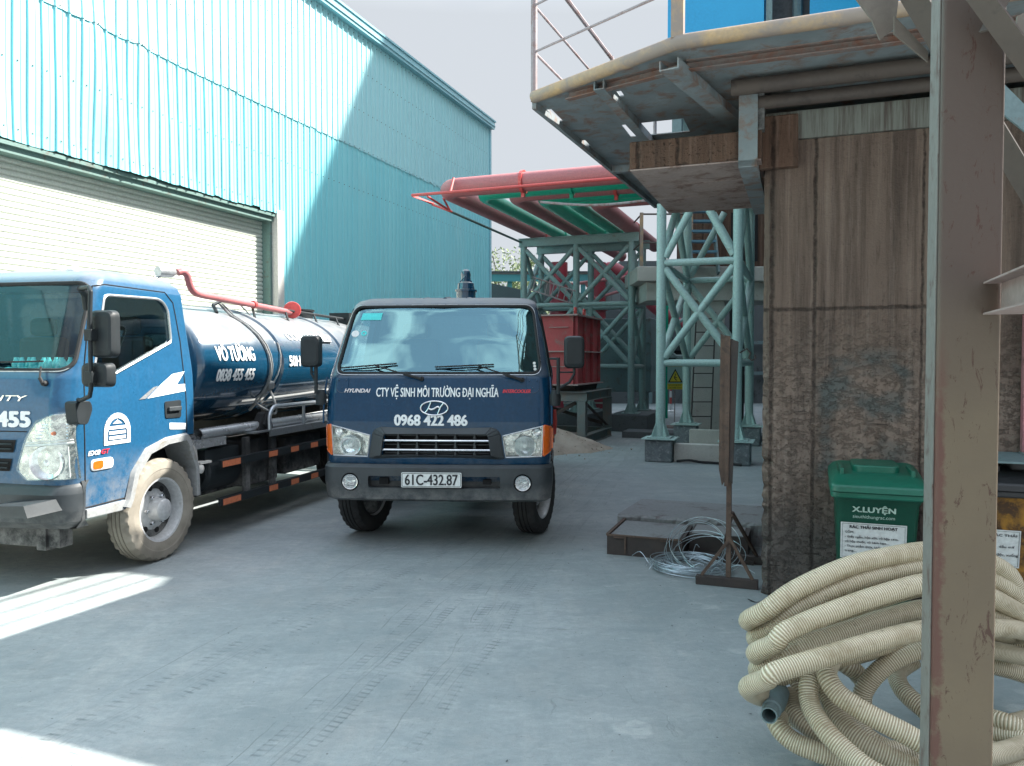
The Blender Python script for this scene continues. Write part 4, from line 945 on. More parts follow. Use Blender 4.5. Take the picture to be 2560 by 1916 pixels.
def chassis(root, y0, y1, wy, rr, wd):
    mb = MB()
    for s in (-1, 1): mb.channel((s * .42, y0, .52), (s * .42, y1, .52), .07 * 1, .22, .012)
    y = y0 + .4
    while y < y1: mb.box((-.42, y, .56), (.42, y + .07, .68)); y += .8
    mb.build('chassis_frame', M['chassis'], root)
    mb = MB(); mb.tube([(-.8, wy, rr), (-.25, wy, rr), (0, wy, rr), (.25, wy, rr), (.8, wy, rr)], .07, 12, rf=lambda i: (.06, .08, .17, .08, .06)[i]); mb.cyl((0, wy - .1, rr), (0, y0 + 1.0, rr + .12), .04); mb.build('rear_axle', M['chassis'], root)
    for s in (-1, 1):
        for k in (.84, .60): wheel(root, s * k, wy, rr, wd, s, M['tyre'], M['alu'], detail=False)
        mb = MB(); pts = [(s * .72, wy + math.cos(a) * (rr + .10), rr + math.sin(a) * (rr + .10)) for a in [PI * (.08 + .84 * i / 12) for i in range(13)]]
        for p, q in zip(pts[:-1], pts[1:]): mb.plate([(p[0] - .27, p[1], p[2]), (p[0] + .27, p[1], p[2]), (q[0] + .27, q[1], q[2]), (q[0] - .27, q[1], q[2])], .008)
        mb.build('mudguard', M['plastic'], root)
    mb = MB()
    for s in (-1, 1): mb.box((s * .62 - .28, y1 - .02, .72), (s * .62 + .28, y1 + .06, .84))
    mb.box((-.95, y1 - .1, .42), (.95, y1 - .02, .54)); mb.build('rear_bumper', M['chassis'], root)
def tankbody(root, y0, y1, zc, rx, rz, m, rings):
    mb = MB(); seg = 64; st = [(0, -.10), (.35, -.085), (.65, -.05), (.88, -.012), (.97, .02), (1, .06)]
    lv = [(k, y0 + .10 + d) for k, d in st] + [(1, y1 - .06)] + [(k, y1 - d) for k, d in st[::-1][1:]]
    vs = [];
    for k, y in lv: vs += [(rx * k * math.cos(2 * PI * i / seg), y, zc + rz * k * math.sin(2 * PI * i / seg)) for i in range(seg)]
    mb.add(vs, [[j * seg + i, j * seg + (i + 1) % seg, (j + 1) * seg + (i + 1) % seg, (j + 1) * seg + i] for j in range(len(lv) - 1) for i in range(seg)], True)
    tb = mb.build('tank', m, root, ang=60)
    for y in rings:
        r = MB(); vs = []
        for d, k in ((-.055, 1.002), (-.04, 1.03), (.04, 1.03), (.055, 1.002)): vs += [((rx) * k * math.cos(2 * PI * i / seg), y + d, zc + (rz) * k * math.sin(2 * PI * i / seg)) for i in range(seg)]
        r.add(vs, [[j * seg + i, j * seg + (i + 1) % seg, (j + 1) * seg + (i + 1) % seg, (j + 1) * seg + i] for j in range(3) for i in range(seg)], True); r.build('stiffening_ring', m, tb, ang=40)
    for y in [y0 + .35 + k * (y1 - y0 - .7) / 3 for k in range(4)]:
        mb = MB(); mb.box((-.55, y - .05, .74), (.55, y + .05, zc - rz * .80)); mb.build('cradle', M['chassis'], root)
    return tb
def wiper(root, cab, piv, elbow, b0, b1, e=.03):
    p3 = lambda x, z, k: Vector((x, cab.F(x, z) - k, z))
    mb = MB(); mb.lathe([(.0, -.03), (.018, -.03), (.022, .0), (.0, .0)], p3(*piv, .0), (0, 1, 0), 12)
    mb.tube([p3(*piv, .03), p3(piv[0] + (elbow[0] - piv[0]) * .35, piv[1] + (elbow[1] - piv[1]) * .35, .045)], .013, 8)
    mb.tube([p3(piv[0] + (elbow[0] - piv[0]) * .3, piv[1] + (elbow[1] - piv[1]) * .3, .045), p3(*elbow, .035)], .007, 6)
    w_ = mb.build('wiper', M['rubber'], root)
    mb = MB(); n = 10
    mb.tube([p3(b0[0] + (b1[0] - b0[0]) * i / n, b0[1] + (b1[1] - b0[1]) * i / n, .012) for i in range(n + 1)], .007, 5)
    mb.tube([p3(b0[0] + (b1[0] - b0[0]) * t, b0[1] + (b1[1] - b0[1]) * t, k) for t, k in ((.12, .014), (.3, .03), (.5, .036), (.7, .03), (.88, .014))], .005, 5)
    mb.build('wiper_blade', M['rubber'], w_)
def interior(root, dash_z, y_in):
    mb = MB(); mb.box((-.86, y_in, 1.12), (.86, y_in + .34, dash_z)); mb.box((-.86, y_in + .2, .98), (.86, y_in + .42, dash_z - .12)); d = mb.build('dashboard', M['interior'], root, bevel=.03)
    for x in (-.42, .45):
        mb = MB(); mb.box((x - .24, y_in + .62, 1.05), (x + .24, y_in + 1.06, 1.27)); mb.box((x - .23, y_in + 1.0, 1.25), (x + .23, y_in + 1.12, 1.85)); mb.box((x - .13, y_in + 1.02, 1.86), (x + .13, y_in + 1.1, 2.02)); mb.build('seat', M['seat'], root, bevel=.04)
    mb = MB(); c = Vector((.45, y_in + .44, dash_z + .02)); pts = [c + Vector((math.cos(a) * .2, math.sin(a) * .2 * .5, math.sin(a) * .2 * .86)) for a in [2 * PI * i / 28 for i in range(28)]]
    mb.tube(pts, .014, 8, True)
    for a in (0.2, PI - .2, -PI / 2): mb.tube([c, c + Vector((math.cos(a) * .2, math.sin(a) * .1, math.sin(a) * .17))], .012, 6)
    mb.tube([c, c + Vector((0, -.3, -.35))], .03, 8); mb.build('steering_wheel', M['plastic'], root)
BASIS = {'front': lambda cab, e: (lambda x, z: Vector((x, cab.F(x, z, e), z))), 'side': lambda cab, e: (lambda y, z: Vector((cab.G(y, z, e), y, z)))}
# ================================================================== front truck
B = thing('tank_truck', 'dark blue septic tank truck facing the viewer, parked in the middle of the yard', 'truck', (-.655, 6.62, 0), -3.5, 'septic tank trucks')
cb = Cab([(.60, .10, .965, .12, .05, 1.55), (.80, .05, .982, .12, .05, 1.56), (1.12, .035, .988, .12, .05, 1.57), (1.36, .06, .985, .12, .05, 1.57), (1.50, .095, .975, .12, .05, 1.57), (1.56, .13, .965, .12, .05, 1.56), (1.85, .285, .915, .13, .05, 1.55), (2.10, .43, .862, .14, .05, 1.54), (2.16, .475, .845, .14, .05, 1.52), (2.195, .53, .82, .15, .05, 1.48), (2.222, .62, .76, .16, .04, 1.40), (2.238, .80, .62, .16, .03, 1.25), (2.245, 1.0, .40, .14, .0, 1.15)])
F0 = BASIS['front'](cb, .0); Fe = BASIS['front'](cb, .004); S0 = BASIS['side'](cb, .0); Se = BASIS['side'](cb, .002)
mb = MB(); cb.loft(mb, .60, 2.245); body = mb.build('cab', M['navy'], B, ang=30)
WS = [(-.895, 1.535), (.895, 1.535), (.812, 2.135), (-.812, 2.135)]; WSo = rounded(WS, .085, 6)
SW = [(.52, 1.50), (1.36, 1.50), (1.36, 2.06), (.66, 2.06)]
HLr = [(.905, .822), (.60, .815), (.575, 1.0), (.915, 1.085)]
cut = []
mb = MB(); cb.loft(mb, 1.02, 2.13, .045); cut.append(mb.build('c', M['dark'], B))
mb = MB(); mb.prism(WSo, 1, -.3, .70); cut.append(mb.build('c', M['dark'], B))
mb = MB(); mb.prism(rounded(SW, .06), 0, -1.3, 1.3); cut.append(mb.build('c', M['dark'], B))
for s in (-1, 1):
    mb = MB(); mb.prism([(a * s, b) for a, b in HLr], 1, -.2, .20); cut.append(mb.build('c', M['dark'], B))
mb = MB(); mb.prism([(-.47, .83), (.47, .83), (.44, 1.02), (-.44, 1.02)], 1, -.2, .16); cut.append(mb.build('c', M['dark'], B))
mb = MB(); mb.prism([(.36, .2), (.38, .62), (.50, .80), (.68, .90), (1.02, .92), (1.26, .88), (1.9, .86), (1.9, .2)], 0, -1.3, 1.3); cut.append(mb.build('c', M['dark'], B))
boolean(body, cut); body.data.set_sharp_from_angle(angle=R(30))
mb = MB(); patch(mb, WSo, BASIS['front'](cb, -.012), 20, 16); mb.build('windscreen', M['windscreen2'], B)
mb = MB(); mb.tube([F0(*p) for p in dense(WSo, 2)], .013, 8, True); mb.build('windscreen_seal', M['rubber'], B)
mb = MB(); mb.tube([BASIS['front'](cb, .008)(*p) for p in dense([((a) * 1.012, 1.835 + (b - 1.835) * 1.045) for a, b in WSo], 2)], .004, 5, True); mb.build('seal_trim', M['silver'], B)
for s in (-1, 1):
    mb = MB(); patch(mb, rounded(SW, .06), lambda a, b: Vector((s * (cb.G(a, b) - .012), a, b)), 8, 8); mb.build('side_window', M['sideglass'], B)
    mb = MB(); mb.tube([Vector((s * cb.G(a, b), a, b)) for a, b in dense(rounded(SW, .06), 2)], .009, 6, True); mb.build('window_seal', M['rubber'], B)
    mb = MB(); seam(mb, [(.30, .66), (.30, 1.40), (.56, 2.12), (1.44, 2.12), (1.46, .90)], lambda a, b: Vector((s * cb.G(a, b, .001), a, b)), .004); mb.build('door_seam', M['dark'], B)
    mb = MB(); mb.box((min(s * .975, s * 1.01), 1.22, 1.30), (max(s * .975, s * 1.01), 1.40, 1.36)); mb.build('door_handle', M['plastic'], B, bevel=.008)
mb = MB()
for k in range(7):
    x = -.6 + .2 * k; mb.tube([(x, .60 + .05 * abs(k - 3) / 3, 2.208 - .004 * abs(k - 3)), (x, .9, 2.236 - .004 * abs(k - 3) ** 1.2), (x, 1.25, 2.222)], .020, 8)
mb.build('roof_rib', M['navy'], B)
# headlights
for s in (-1, 1):
    pr = [(a * s, b) for a, b in HLr]
    mb = MB(); n = len(pr); vs = [(a, cb.F(a, b) + .004, b) for a, b in pr] + [(a * .985 + s * .01, cb.F(a, b) + .085, b) for a, b in pr]
    mb.add(vs, [[i, (i + 1) % n, n + (i + 1) % n, n + i] for i in range(n)] + [[n + i for i in range(n)]]); hl = mb.build('headlight', M['lampbowl'], B)
    mb = MB(); c = (s * .76, cb.F(.76, .92) + .075, .905); mb.lathe([(.0, .0), (.035, -.006), (.07, -.028), (.088, -.055), (.092, -.056), (.090, -.045)], c, (0, 1, 0), 28); mb.lathe([(0, .0), (.022, -.004), (.036, -.022), (.040, -.02)], (s * .865, c[1] - .01, 1.025), (0, 1, 0), 18); mb.build('reflector', M['chrome'], hl)
    mb = MB(); mb.lathe([(0, -.045), (.014, -.04), (.016, 0)], c, (0, 1, 0), 12); mb.build('bulb', M['platew'], hl)
    mb = MB(); z = .83
    for k in range(9): mb.tube([(s * (.67 + .024 * k), cb.F(.67 + .024 * k, .9) + .012, .835), (s * (.67 + .024 * k), cb.F(.67 + .024 * k, .9) + .012, .955)], .0045, 5)
    mb.tube([(s * .66, cb.F(.66, .96) + .012, .965), (s * .90, cb.F(.90, .97) + .012, .985)], .006, 5); mb.build('lens_flute', M['lens'], hl)
    mb = MB(); patch(mb, pr, BASIS['front'](cb, -.001), 10, 6); mb.build('lens', M['lens'], hl)
    mb = MB(); mb.tube([BASIS['front'](cb, .001)(*p) for p in dense(pr, 4)], .006, 6, True); mb.build('bezel', M['silver'], hl)
    ip = [(.918 * s, .825), (.984 * s, .87), (.984 * s, 1.075), (.924 * s, 1.09)]
    mb = MB(); patch(mb, rounded(ip, .012, 3), BASIS['front'](cb, .010), 10, 8)
    mb.tube([BASIS['front'](cb, .004)(*p) for p in dense(rounded(ip, .012, 3), 2)], .008, 6, True); il = mb.build('turn_signal', M['amber'], B)
    mb = MB(); mb.tube([(s * .992, .215, .885), (s * .992, .215, 1.06)], .012, 8); mb.build('side_lens', M['amber'], il)
    # screws panel below the wiper corners
    mb = MB(); cx = s * .83
    arc = [(cx - .055, 1.505), (cx - .055, 1.42)] + [(cx + .055 * math.cos(a), 1.42 + .055 * math.sin(a)) for a in [PI + PI * i / 8 for i in range(9)]] + [(cx + .055, 1.505)]
    seam(mb, arc, BASIS['front'](cb, .0005), .0025)
    for a, b in ((cx - .032, 1.47), (cx + .032, 1.47), (cx - .003, 1.405)): mb.lathe([(0, -.006), (.008, -.004), (.009, .002)], F0(a, b), (0, 1, 0), 8)
    mb.build('hinge_cover', M['navy'], B)
    mb = MB(); mb.tube([(s * .977, .16, 1.50), (s * .990, .10, 1.30), (s * .992, .09, 1.10)], .009, 6); mb.build('corner_trim', M['navy'], B)
# grille
mb = MB()
def band(mb, outer, inner, yo, depth, closed=False):
    n = len(outer)
    for i in range(n if closed else n - 1):
        j = (i + 1) % n; a, b, c, d = outer[i], outer[j], inner[j], inner[i]
        q = lambda p, e: Vector((p[0], cb.F(p[0], p[1]) + yo - e, p[1]))
        mb.add([q(a, 0), q(b, 0), q(c, 0), q(d, 0), q(a, depth * .2) + (q(d, 0) - q(a, 0)) * .12, q(b, depth * .2) + (q(c, 0) - q(b, 0)) * .12, q(c, depth), q(d, depth)],
               [(4, 5, 6, 7), (0, 1, 5, 4), (1, 2, 6, 5), (2, 3, 7, 6), (3, 0, 4, 7)])
band(mb, [(-.59, .80), (-.555, 1.02), (-.53, 1.055), (-.48, 1.075), (.48, 1.075), (.53, 1.055), (.555, 1.02), (.59, .80)], [(-.475, .83), (-.45, .99), (-.442, 1.008), (-.43, 1.015), (.43, 1.015), (.442, 1.008), (.45, .99), (.475, .83)], .0, .045)
band(mb, [(-.58, .795), (.58, .795)], [(-.475, .832), (.475, .832)], 0, .03)
gr = mb.build('grille', M['bumper'], B, bevel=.006)
mb = MB(); mb.box((-.5, cb.F(0, .9) + .10, .80), (.5, cb.F(0, .9) + .11, 1.05)); mb.build('radiator_screen', M['dark'], gr)
for z, x in ((.958, .47), (.878, .485)):
    mb = MB(); mb.tube([(a * x, cb.F(a * x, z) - .006 , z) for a in [-1 + .1 * i for i in range(21)]], .0105, 8); mb.build('chrome_bar', M['chrome'], gr)
mb = MB()
for k in range(5):
    x = -.33 + .165 * k
    for z0, z1 in ((.972, 1.012), (.892, .944), (.835, .864)): mb.prism([(x - .012, z0), (x + .012, z0), (x + .005, z1), (x - .005, z1)], 1, cb.F(x, .9) + .005, cb.F(x, .9) + .09)
for z in (.998, .918, .845): mb.box((-.455, cb.F(0, .9) + .055, z - .004), (.455, cb.F(0, .9) + .09, z + .004))
mb.build('grille_fin', M['bumper'], gr)
# bumper
bu = Cab([(.432, .06, .955, .13, .05, .40), (.455, .02, .985, .14, .05, .42), (.60, .0, 1.0, .14, .05, .42), (.725, .005, 1.0, .14, .05, .42), (.752, .03, .985, .13, .05, .40)])
mb = MB(); bu.loft(mb, .432, .752, 0, .05); bm_ = mb.build('bumper', M['bumper'], B, ang=30); cut = []
mb = MB(); mb.prism(rrect(-.585, .552, .555, .655, .02), 1, -.2, .12); cut.append(mb.build('c', M['dark'], B))
for s in (-1, 1): mb = MB(); mb.lathe([(0, -.2), (.078, -.2), (.078, .12), (0, .12)], (s * .745, .0, .60), (0, 1, 0), 28, False); cut.append(mb.build('c', M['dark'], B))
boolean(bm_, cut); bm_.data.set_sharp_from_angle(angle=R(30))
mb = MB(); mb.box((-.62, .121, .53), (.60, .125, .67)); mb.box((-.5, .07, .575), (-.42, .12, .63)); mb.box((.40, .07, .58), (.47, .12, .62)); mb.build('bumper_slot_lining', M['dark'], bm_)
for s in (-1, 1):
    c = (s * .745, .02 + .03, .60); mb = MB(); mb.lathe([(0, .03), (.035, .022), (.055, -.005), (.060, -.02), (.066, -.022), (.069, -.01), (.069, .04)], c, (0, 1, 0), 26); fl = mb.build('fog_lamp', M['chrome'], bm_)
    mb = MB(); mb.lathe([(0, -.028), (.03, -.026), (.060, -.014)], c, (0, 1, 0), 26)
    mb.build('fog_lens', M['lens'], fl)
    mb = MB()
    for k in range(7): mb.box((c[0] - .045 + .005 * abs(k - 3), c[1] - .017, c[2] - .042 + .014 * k), (c[0] + .045 - .005 * abs(k - 3), c[1] - .014, c[2] - .038 + .014 * k))
    mb.build('fog_rib', M['silver'], fl)
# plate
mb = MB(); mb.prism(rrect(-.288, .565, .228, .692, .012), 1, -.022, -.010); pl = mb.build('number_plate', M['platew'], B); PF = lambda a, b: Vector((a, -.0245, b))
mb = MB(); text_on(mb, '61C-432.87', -.03, .587, .455, .082, PF, .03); mb.tube([(a, -.0225, b) for a, b in rrect(-.280, .573, .220, .684, .010)], .0022, 4, True); mb.build('plate_number', M['ink'], pl)
# lettering on the nose
mb = MB(); text_on(mb, 'CTY VỆ SINH MÔI TRƯỜNG ĐẠI NGHĨA', .008, 1.334, 1.06, .070, BASIS['front'](cb, .004), .025); mb.build('company_name', M['white'], body)
mb = MB(); text_on(mb, '0968 422 486', -.043, 1.090, .636, .082, BASIS['front'](cb, .004), .07); mb.build('phone_number', M['white'], body)
mb = MB(); text_on(mb, 'HYUNDAI', -.69, 1.368, .235, .030, BASIS['front'](cb, .004), .08, .3); mb.build('maker_badge', M['chrome'], body)
mb = MB(); text_on(mb, 'INTERCOOLER', .69, 1.368, .24, .026, BASIS['front'](cb, .004), .08, .3); mb.build('engine_badge', M['red'], body)
LC = (-.012, 1.237); Lf = lambda a, b: BASIS['front'](cb, .008)(LC[0] + a, LC[1] + b)
mb = MB(); mb.tube([Lf(.118 * math.cos(t), .060 * math.sin(t)) for t in [2 * PI * i / 40 for i in range(40)]], .0075, 7, True)
mb.tube([Lf(*p) for p in ((-.078, -.040), (-.055, -.012), (-.030, .050))], .0075, 7); mb.tube([Lf(*p) for p in ((.030, -.050), (.055, .012), (.078, .040))], .0075, 7)
mb.tube([Lf(p[0], p[1]) for p in smoothpath([(-.050, .006, 0), (-.030, -.012, 0), (.0, -.004, 0), (.030, .012, 0), (.050, -.004, 0)], 5)], .009, 7); mb.build('oval_emblem', M['chrome'], body, ang=80)
wiper(B, cb, (-.13, 1.487), (-.56, 1.606), (-.85, 1.580), (-.36, 1.618)); wiper(B, cb, (.735, 1.478), (.34, 1.606), (-.02, 1.588), (.49, 1.610))
# mirrors
for s, cx, cz in ((-1, -1.085, 1.725), (1, 1.18, 1.715)):
    m_ = mirror_body(B, (cx, .05, cz), .172, .10, .275, M['plastic'])
    mb = MB(); bx = s * 1.045
    mb.tube([(s * .965, .20, 1.80), (bx, .06, 1.80)], .010, 7) if s < 0 else mb.tube([(.975, .20, 1.66), (bx, .06, 1.66)], .010, 7)
    mb.tube([(bx, .06, 1.82 if s < 0 else 1.67), (bx, .06, 1.36)], .016, 9); mb.tube([(cx, .06, 1.60), (cx, .06, 1.53), (cx - s * .04, .06, 1.46), (bx, .06, 1.405)], .012, 8)
    mb.tube([(cx, .06, 1.545), (bx, .06, 1.545)], .008, 6); mb.lathe([(0, -.09), (.045, -.08), (.05, 0), (.03, .05), (0, .05)], (s * 1.02, .12, 1.34), (0, 0, 1), 14)
    mb.build('mirror_arm', M['plastic'], m_)
interior(B, 1.47, .30)
# stickers inside the screen
mb = MB(); patch(mb, [(-.745, 2.01), (-.555, 2.01), (-.545, 2.075), (-.73, 2.075)], BASIS['front'](cb, -.008), 6, 4); mb.build('toll_sticker', M['sticker'], B)
mb = MB()
for (a, b) in ((-.775, 1.885), ): mb.lathe([(0, 0), (.034, 0), (.034, .002), (0, .002)], BASIS['front'](cb, -.008)(a, b), (0, 1, -.6), 20)
mb.build('round_sticker', M['paper'], B)
mb = MB(); mb.lathe([(.012, 0), (.027, 0)], BASIS['front'](cb, -.008)(-.695, 1.888), (0, 1, -.6), 20); mb.build('ring_sticker', M['sticker'], B)
for k in range(3):
    mb = MB(); mb.lathe([(0, 0), (.013, 0)], BASIS['front'](cb, -.004)(.845 - .004 * k, 1.570 + .026 * k), (0, 1, -.4), 14); mb.build('small_round_sticker', M['paper'], B)
wheel(B, -.80, .86, .405, .21, -1, M['tyre'], M['wheelpaint'], steer=-15); wheel(B, .82, .86, .405, .21, 1, M['tyre'], M['wheelpaint'], steer=-15)
chassis(B, .35, 6.0, 4.55, .40, .18)
mb = MB(); mb.tube([(-.8, .86, .40), (.8, .86, .40)], .05, 10); mb.box((-.5, .4, .55), (.5, 1.5, .98)); mb.box((-.7, .30, .44), (.7, .42, .52)); mb.build('front_axle', M['chassis'], B)
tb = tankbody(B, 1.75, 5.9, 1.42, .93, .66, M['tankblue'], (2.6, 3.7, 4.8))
mb = MB(); DC = (-.05, 2.62, 2.05); mb.lathe([(.0, .0), (.115, .0), (.115, .40), (.13, .402), (.13, .425), (.105, .43), (.095, .50), (.062, .52), (.055, .58), (.06, .60), (.05, .645), (.025, .665), (0, .67)], DC, (0, 0, 1), 28); mb.tube([(-.11, 2.53, 2.56), (-.04, 2.50, 2.63), (.03, 2.53, 2.56)], .008, 6); mb.build('vent_dome', M['tankblue'], tb, ang=30)
for s in (-1, 1):
    for z in (.62, .36): mb = MB(); mb.box((s * .95 - .03, 1.85, z), (s * .95 + .03, 3.9, z + .08)); mb.build('side_guard', M['chassis'], B)
mb = MB(); mb.box((.955, 1.9, .80), (1.0, 1.99, .92)); mb.build('side_marker', M['amber'], B)
mb = MB(); mb.tube([(1.0, 1.72, 1.12), (1.01, 1.72, 1.0), (1.0, 1.72, .86)], .022, 8); mb.build('tail_tube', M['redpaint'], B)
# rags and papers on the dash are things of their own
pp = MB(); pp.plate([(-.15, .40, 0), (.15, .42, .012), (.12, .58, .01), (-.16, .55, 0)], .01); pp.plate([(.0, .44, .02), (.06, .46, .10), (.10, .5, .03)], .004)
o = pp.build('dash_papers', M['paper'], None, -3.5, (-.50, 6.62, 1.475)); setp(o, 'loose papers lying behind the middle truck windscreen', 'papers')
rg = MB(); rg.lathe([(0, .09), (.06, .085), (.12, .05), (.17, .02), (.18, 0)], (0, 0, 0), (0, 0, 1), 18, True, lambda i, k, r: r * (1 + .2 * math.sin(k * 2.1 + i)))
o = rg.build('rag', M['cloth'], None, 'w', (.02, 7.13, 1.475)); setp(o, 'dark blue rag bundled behind the right end of the windscreen', 'rag')
# ================================================================== left truck
A = thing('tank_truck', 'brighter blue septic tank truck at the left edge with sun on its door', 'truck', (-4.065, 5.577, 0), -14, 'septic tank trucks')
ca = Cab([(.50, .10, .955, .15, .06, 1.50), (.80, .055, .968, .15, .06, 1.50), (1.1, .03, .975, .15, .06, 1.50), (1.35, .035, .975, .15, .06, 1.50), (1.52, .07, .968, .15, .06, 1.50), (1.60, .11, .962, .14, .06, 1.495), (2.05, .27, .935, .13, .06, 1.43), (2.20, .325, .922, .13, .06, 1.42), (2.26, .37, .90, .13, .06, 1.40), (2.31, .45, .85, .14, .05, 1.35), (2.345, .60, .74, .15, .04, 1.24), (2.362, .80, .56, .15, .02, 1.1)])
AF = lambda e=0.: BASIS['front'](ca, e)
AS = lambda e=0.: BASIS['side'](ca, e)
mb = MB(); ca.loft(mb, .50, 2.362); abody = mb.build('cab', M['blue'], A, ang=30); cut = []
WA = [(-.93, 1.575), (.93, 1.575), (.895, 2.215), (-.895, 2.215)]; WAo = rounded(WA, .09, 6)
SA = [(.365, 1.475), (.345, 1.56), (.50, 2.135), (1.12, 2.15), (1.20, 2.07), (1.215, 1.80)]
SAo = rounded(SA, [.03, .03, .05, .08, .05, .04], 4)
HA = [(.565, .87), (.635, .80), (.965, .805), (.967, 1.29), (.86, 1.265), (.74, 1.215), (.65, 1.08)]
mb = MB(); ca.loft(mb, 1.06, 2.24, .045); cut.append(mb.build('c', M['dark'], A))
mb = MB(); mb.prism(WAo, 1, -.3, .60); cut.append(mb.build('c', M['dark'], A))
mb = MB(); mb.prism(SAo, 0, -1.3, 1.3); cut.append(mb.build('c', M['dark'], A))
mb = MB(); mb.prism([(.66, .2), (.66, .585), (.72, .775), (.87, .93), (1.10, .995), (1.36, 1.01), (1.9, 1.01), (1.9, .2)], 0, -1.3, 1.3); cut.append(mb.build('c', M['dark'], A))
boolean(abody, cut); abody.data.set_sharp_from_angle(angle=R(30))
mb = MB(); patch(mb, WAo, AF(-.012), 20, 16); mb.build('windscreen', M['windscreen'], A)
mb = MB(); mb.tube([AF()(*p) for p in dense(WAo, 2)], .016, 8, True); mb.build('windscreen_seal', M['rubber'], A)
mb = MB(); mb.tube([AF(.010)(*p) for p in dense([(a * 1.006, 1.895 + (b - 1.895) * 1.02) for a, b in WAo], 2)], .006, 5, True); mb.build('seal_trim', M['silver'], A)
for s in (-1, 1):
    fn = lambda a, b, s=s: Vector((s * (ca.G(a, b) - .012), a, b))
    mb = MB(); patch(mb, SAo, fn, 10, 12); mb.build('side_window', M['sideglass'], A)
    mb = MB(); mb.tube([Vector((s * ca.G(a, b, .001), a, b)) for a, b in dense(SAo, 2)], .011, 6, True); mb.build('window_trim', M['silver'], A)
    mb = MB(); seam(mb, [(.250, .585), (.236, 1.18), (.250, 1.55), (.375, 2.08), (.42, 2.195), (.52, 2.215), (1.18, 2.21), (1.27, 2.13), (1.33, 1.80), (1.365, 1.30), (1.37, 1.03)], lambda a, b: Vector((s * ca.G(a, b, .0005), a, b)), .005)
    seam(mb, [(.245, .583), (.66, .590)], lambda a, b: Vector((s * ca.G(a, b, .0005), a, b)), .006)
    mb.build('door_seam', M['dark'], A)
    mb = MB(); mb.prism(rounded([(1.095, 1.17), (1.29, 1.165), (1.292, 1.312), (1.088, 1.306)], .02, 3), 0, *sorted((s * .966, s * .982))); hd = mb.build('door_handle', M['plastic'], A)
    mb = MB(); mb.box((min(s * .985, s * 1.004), 1.12, 1.225), (max(s * .985, s * 1.004), 1.275, 1.262)); mb.build('grip', M['bumper'], hd, bevel=.006)
    # arch, sill, flap
    arch = [(.60, .53), (.64, .585), (.70, .78), (.86, .95), (1.10, 1.015), (1.36, 1.03), (1.42, .96)]
    mb = MB(); pts = dense(arch, 4, False); nA = len(pts); vs = []
    for (a, b), (c, d) in zip(pts, dense([(.66, .51), (.70, .575), (.76, .755), (.90, .90), (1.11, .955), (1.34, .965), (1.39, .90)], 4, False)):
        vs += [(s * .968, a, b), (s * 1.0, a + (c - a) * .25, b + (d - b) * .25), (s * 1.0, c, d), (s * .93, c, d)]
    mb.add(vs, [[i * 4 + k, i * 4 + k + 1, i * 4 + k + 5, i * 4 + k + 4] for i in range(nA - 1) for k in range(3)], True); mb.build('wheel_arch_trim', M['greytrim'], A)
    mb = MB(); mb.prism([(.25, .505), (.62, .50), (.64, .575), (.25, .572)], 0, *sorted((s * .90, s * .975))); mb.build('sill', M['greytrim'], A, bevel=.006)
    mb = MB(); mb.prism([(1.36, 1.02), (1.42, .98), (1.53, .72), (1.545, .46), (1.50, .46), (1.49, .70), (1.38, .93)], 0, *sorted((s * .72, s * .98))); mb.build('mud_flap', M['greytrim'], A, bevel=.006)
mb = MB(); patch(mb, [(1.148, 1.062), (1.352, 1.058), (1.354, 1.126), (1.146, 1.128)], AS(.004), 4, 3); mb.build('reflector_strip', M['white'], abody)
mb = MB(); mb.add([AS(.004)(*p) for p in ((.885, 1.343), (1.359, 1.385), (1.36, 1.446), (1.246, 1.441), (1.362, 1.553), (1.198, 1.532), (1.06, 1.455))], [[0, 1, 2, 3], [0, 3, 4, 5, 6]]); mb.build('side_decal', M['white'], abody)
mb = MB(); mb.add([AS(.005)(*p) for p in ((.79, 1.338), (.868, 1.342), (1.02, 1.44), (.96, 1.43))], [[0, 1, 2, 3]]); mb.build('side_decal', M['silver'], abody)
# seal on the door
mb = MB(); LA = AS(.005); cx, cz = .557, 1.115
for k in range(13):
    a0, a1 = PI * (k + .08) / 13, PI * (k + .92) / 13
    mb.add([LA(cx + r * math.cos(a), cz + r * math.sin(a)) for r, a in ((.095, a0), (.136, a0), (.136, a1), (.095, a1))], [(0, 1, 2, 3)])
mb.add([LA(*p) for p in ((cx - .136, cz - .09), (cx - .1, cz - .09), (cx - .1, cz), (cx - .136, cz))], [(0, 1, 2, 3)]); mb.add([LA(*p) for p in ((cx + .1, cz - .09), (cx + .136, cz - .09), (cx + .136, cz), (cx + .1, cz))], [(0, 1, 2, 3)])
mb.add([LA(*p) for p in ((cx - .136, cz - .10), (cx + .136, cz - .10), (cx + .136, cz - .072), (cx - .136, cz - .072))], [(0, 1, 2, 3)])
for k in range(3): mb.add([LA(*p) for p in ((cx - .085, cz - .062 + .038 * k), (cx + .085, cz - .062 + .038 * k), (cx + .085, cz - .038 + .038 * k), (cx - .085, cz - .038 + .038 * k))], [(0, 1, 2, 3)])
mb.add([LA(*p) for p in ((cx - .05, cz + .055), (cx + .05, cz + .055), (cx, cz + .085))], [(0, 1, 2)]); mb.build('door_seal', M['white'], abody)
mb = MB(); text_on(mb, 'EX8', .325, .958, .12, .030, LA, .08, .2); mb.build('model_badge', M['white'], abody)
mb = MB(); text_on(mb, 'GT', .435, .958, .085, .030, LA, .08, .2); mb.build('model_badge', M['red'], abody)
mb = MB(); patch(mb, rrect(.30, .848, .505, .918, .03), AS(.012), 10, 6); mb.tube([AS(.004)(*p) for p in rrect(.30, .848, .505, .918, .03)], .008, 6, True); sgl = mb.build('side_repeater', M['platew'], A)
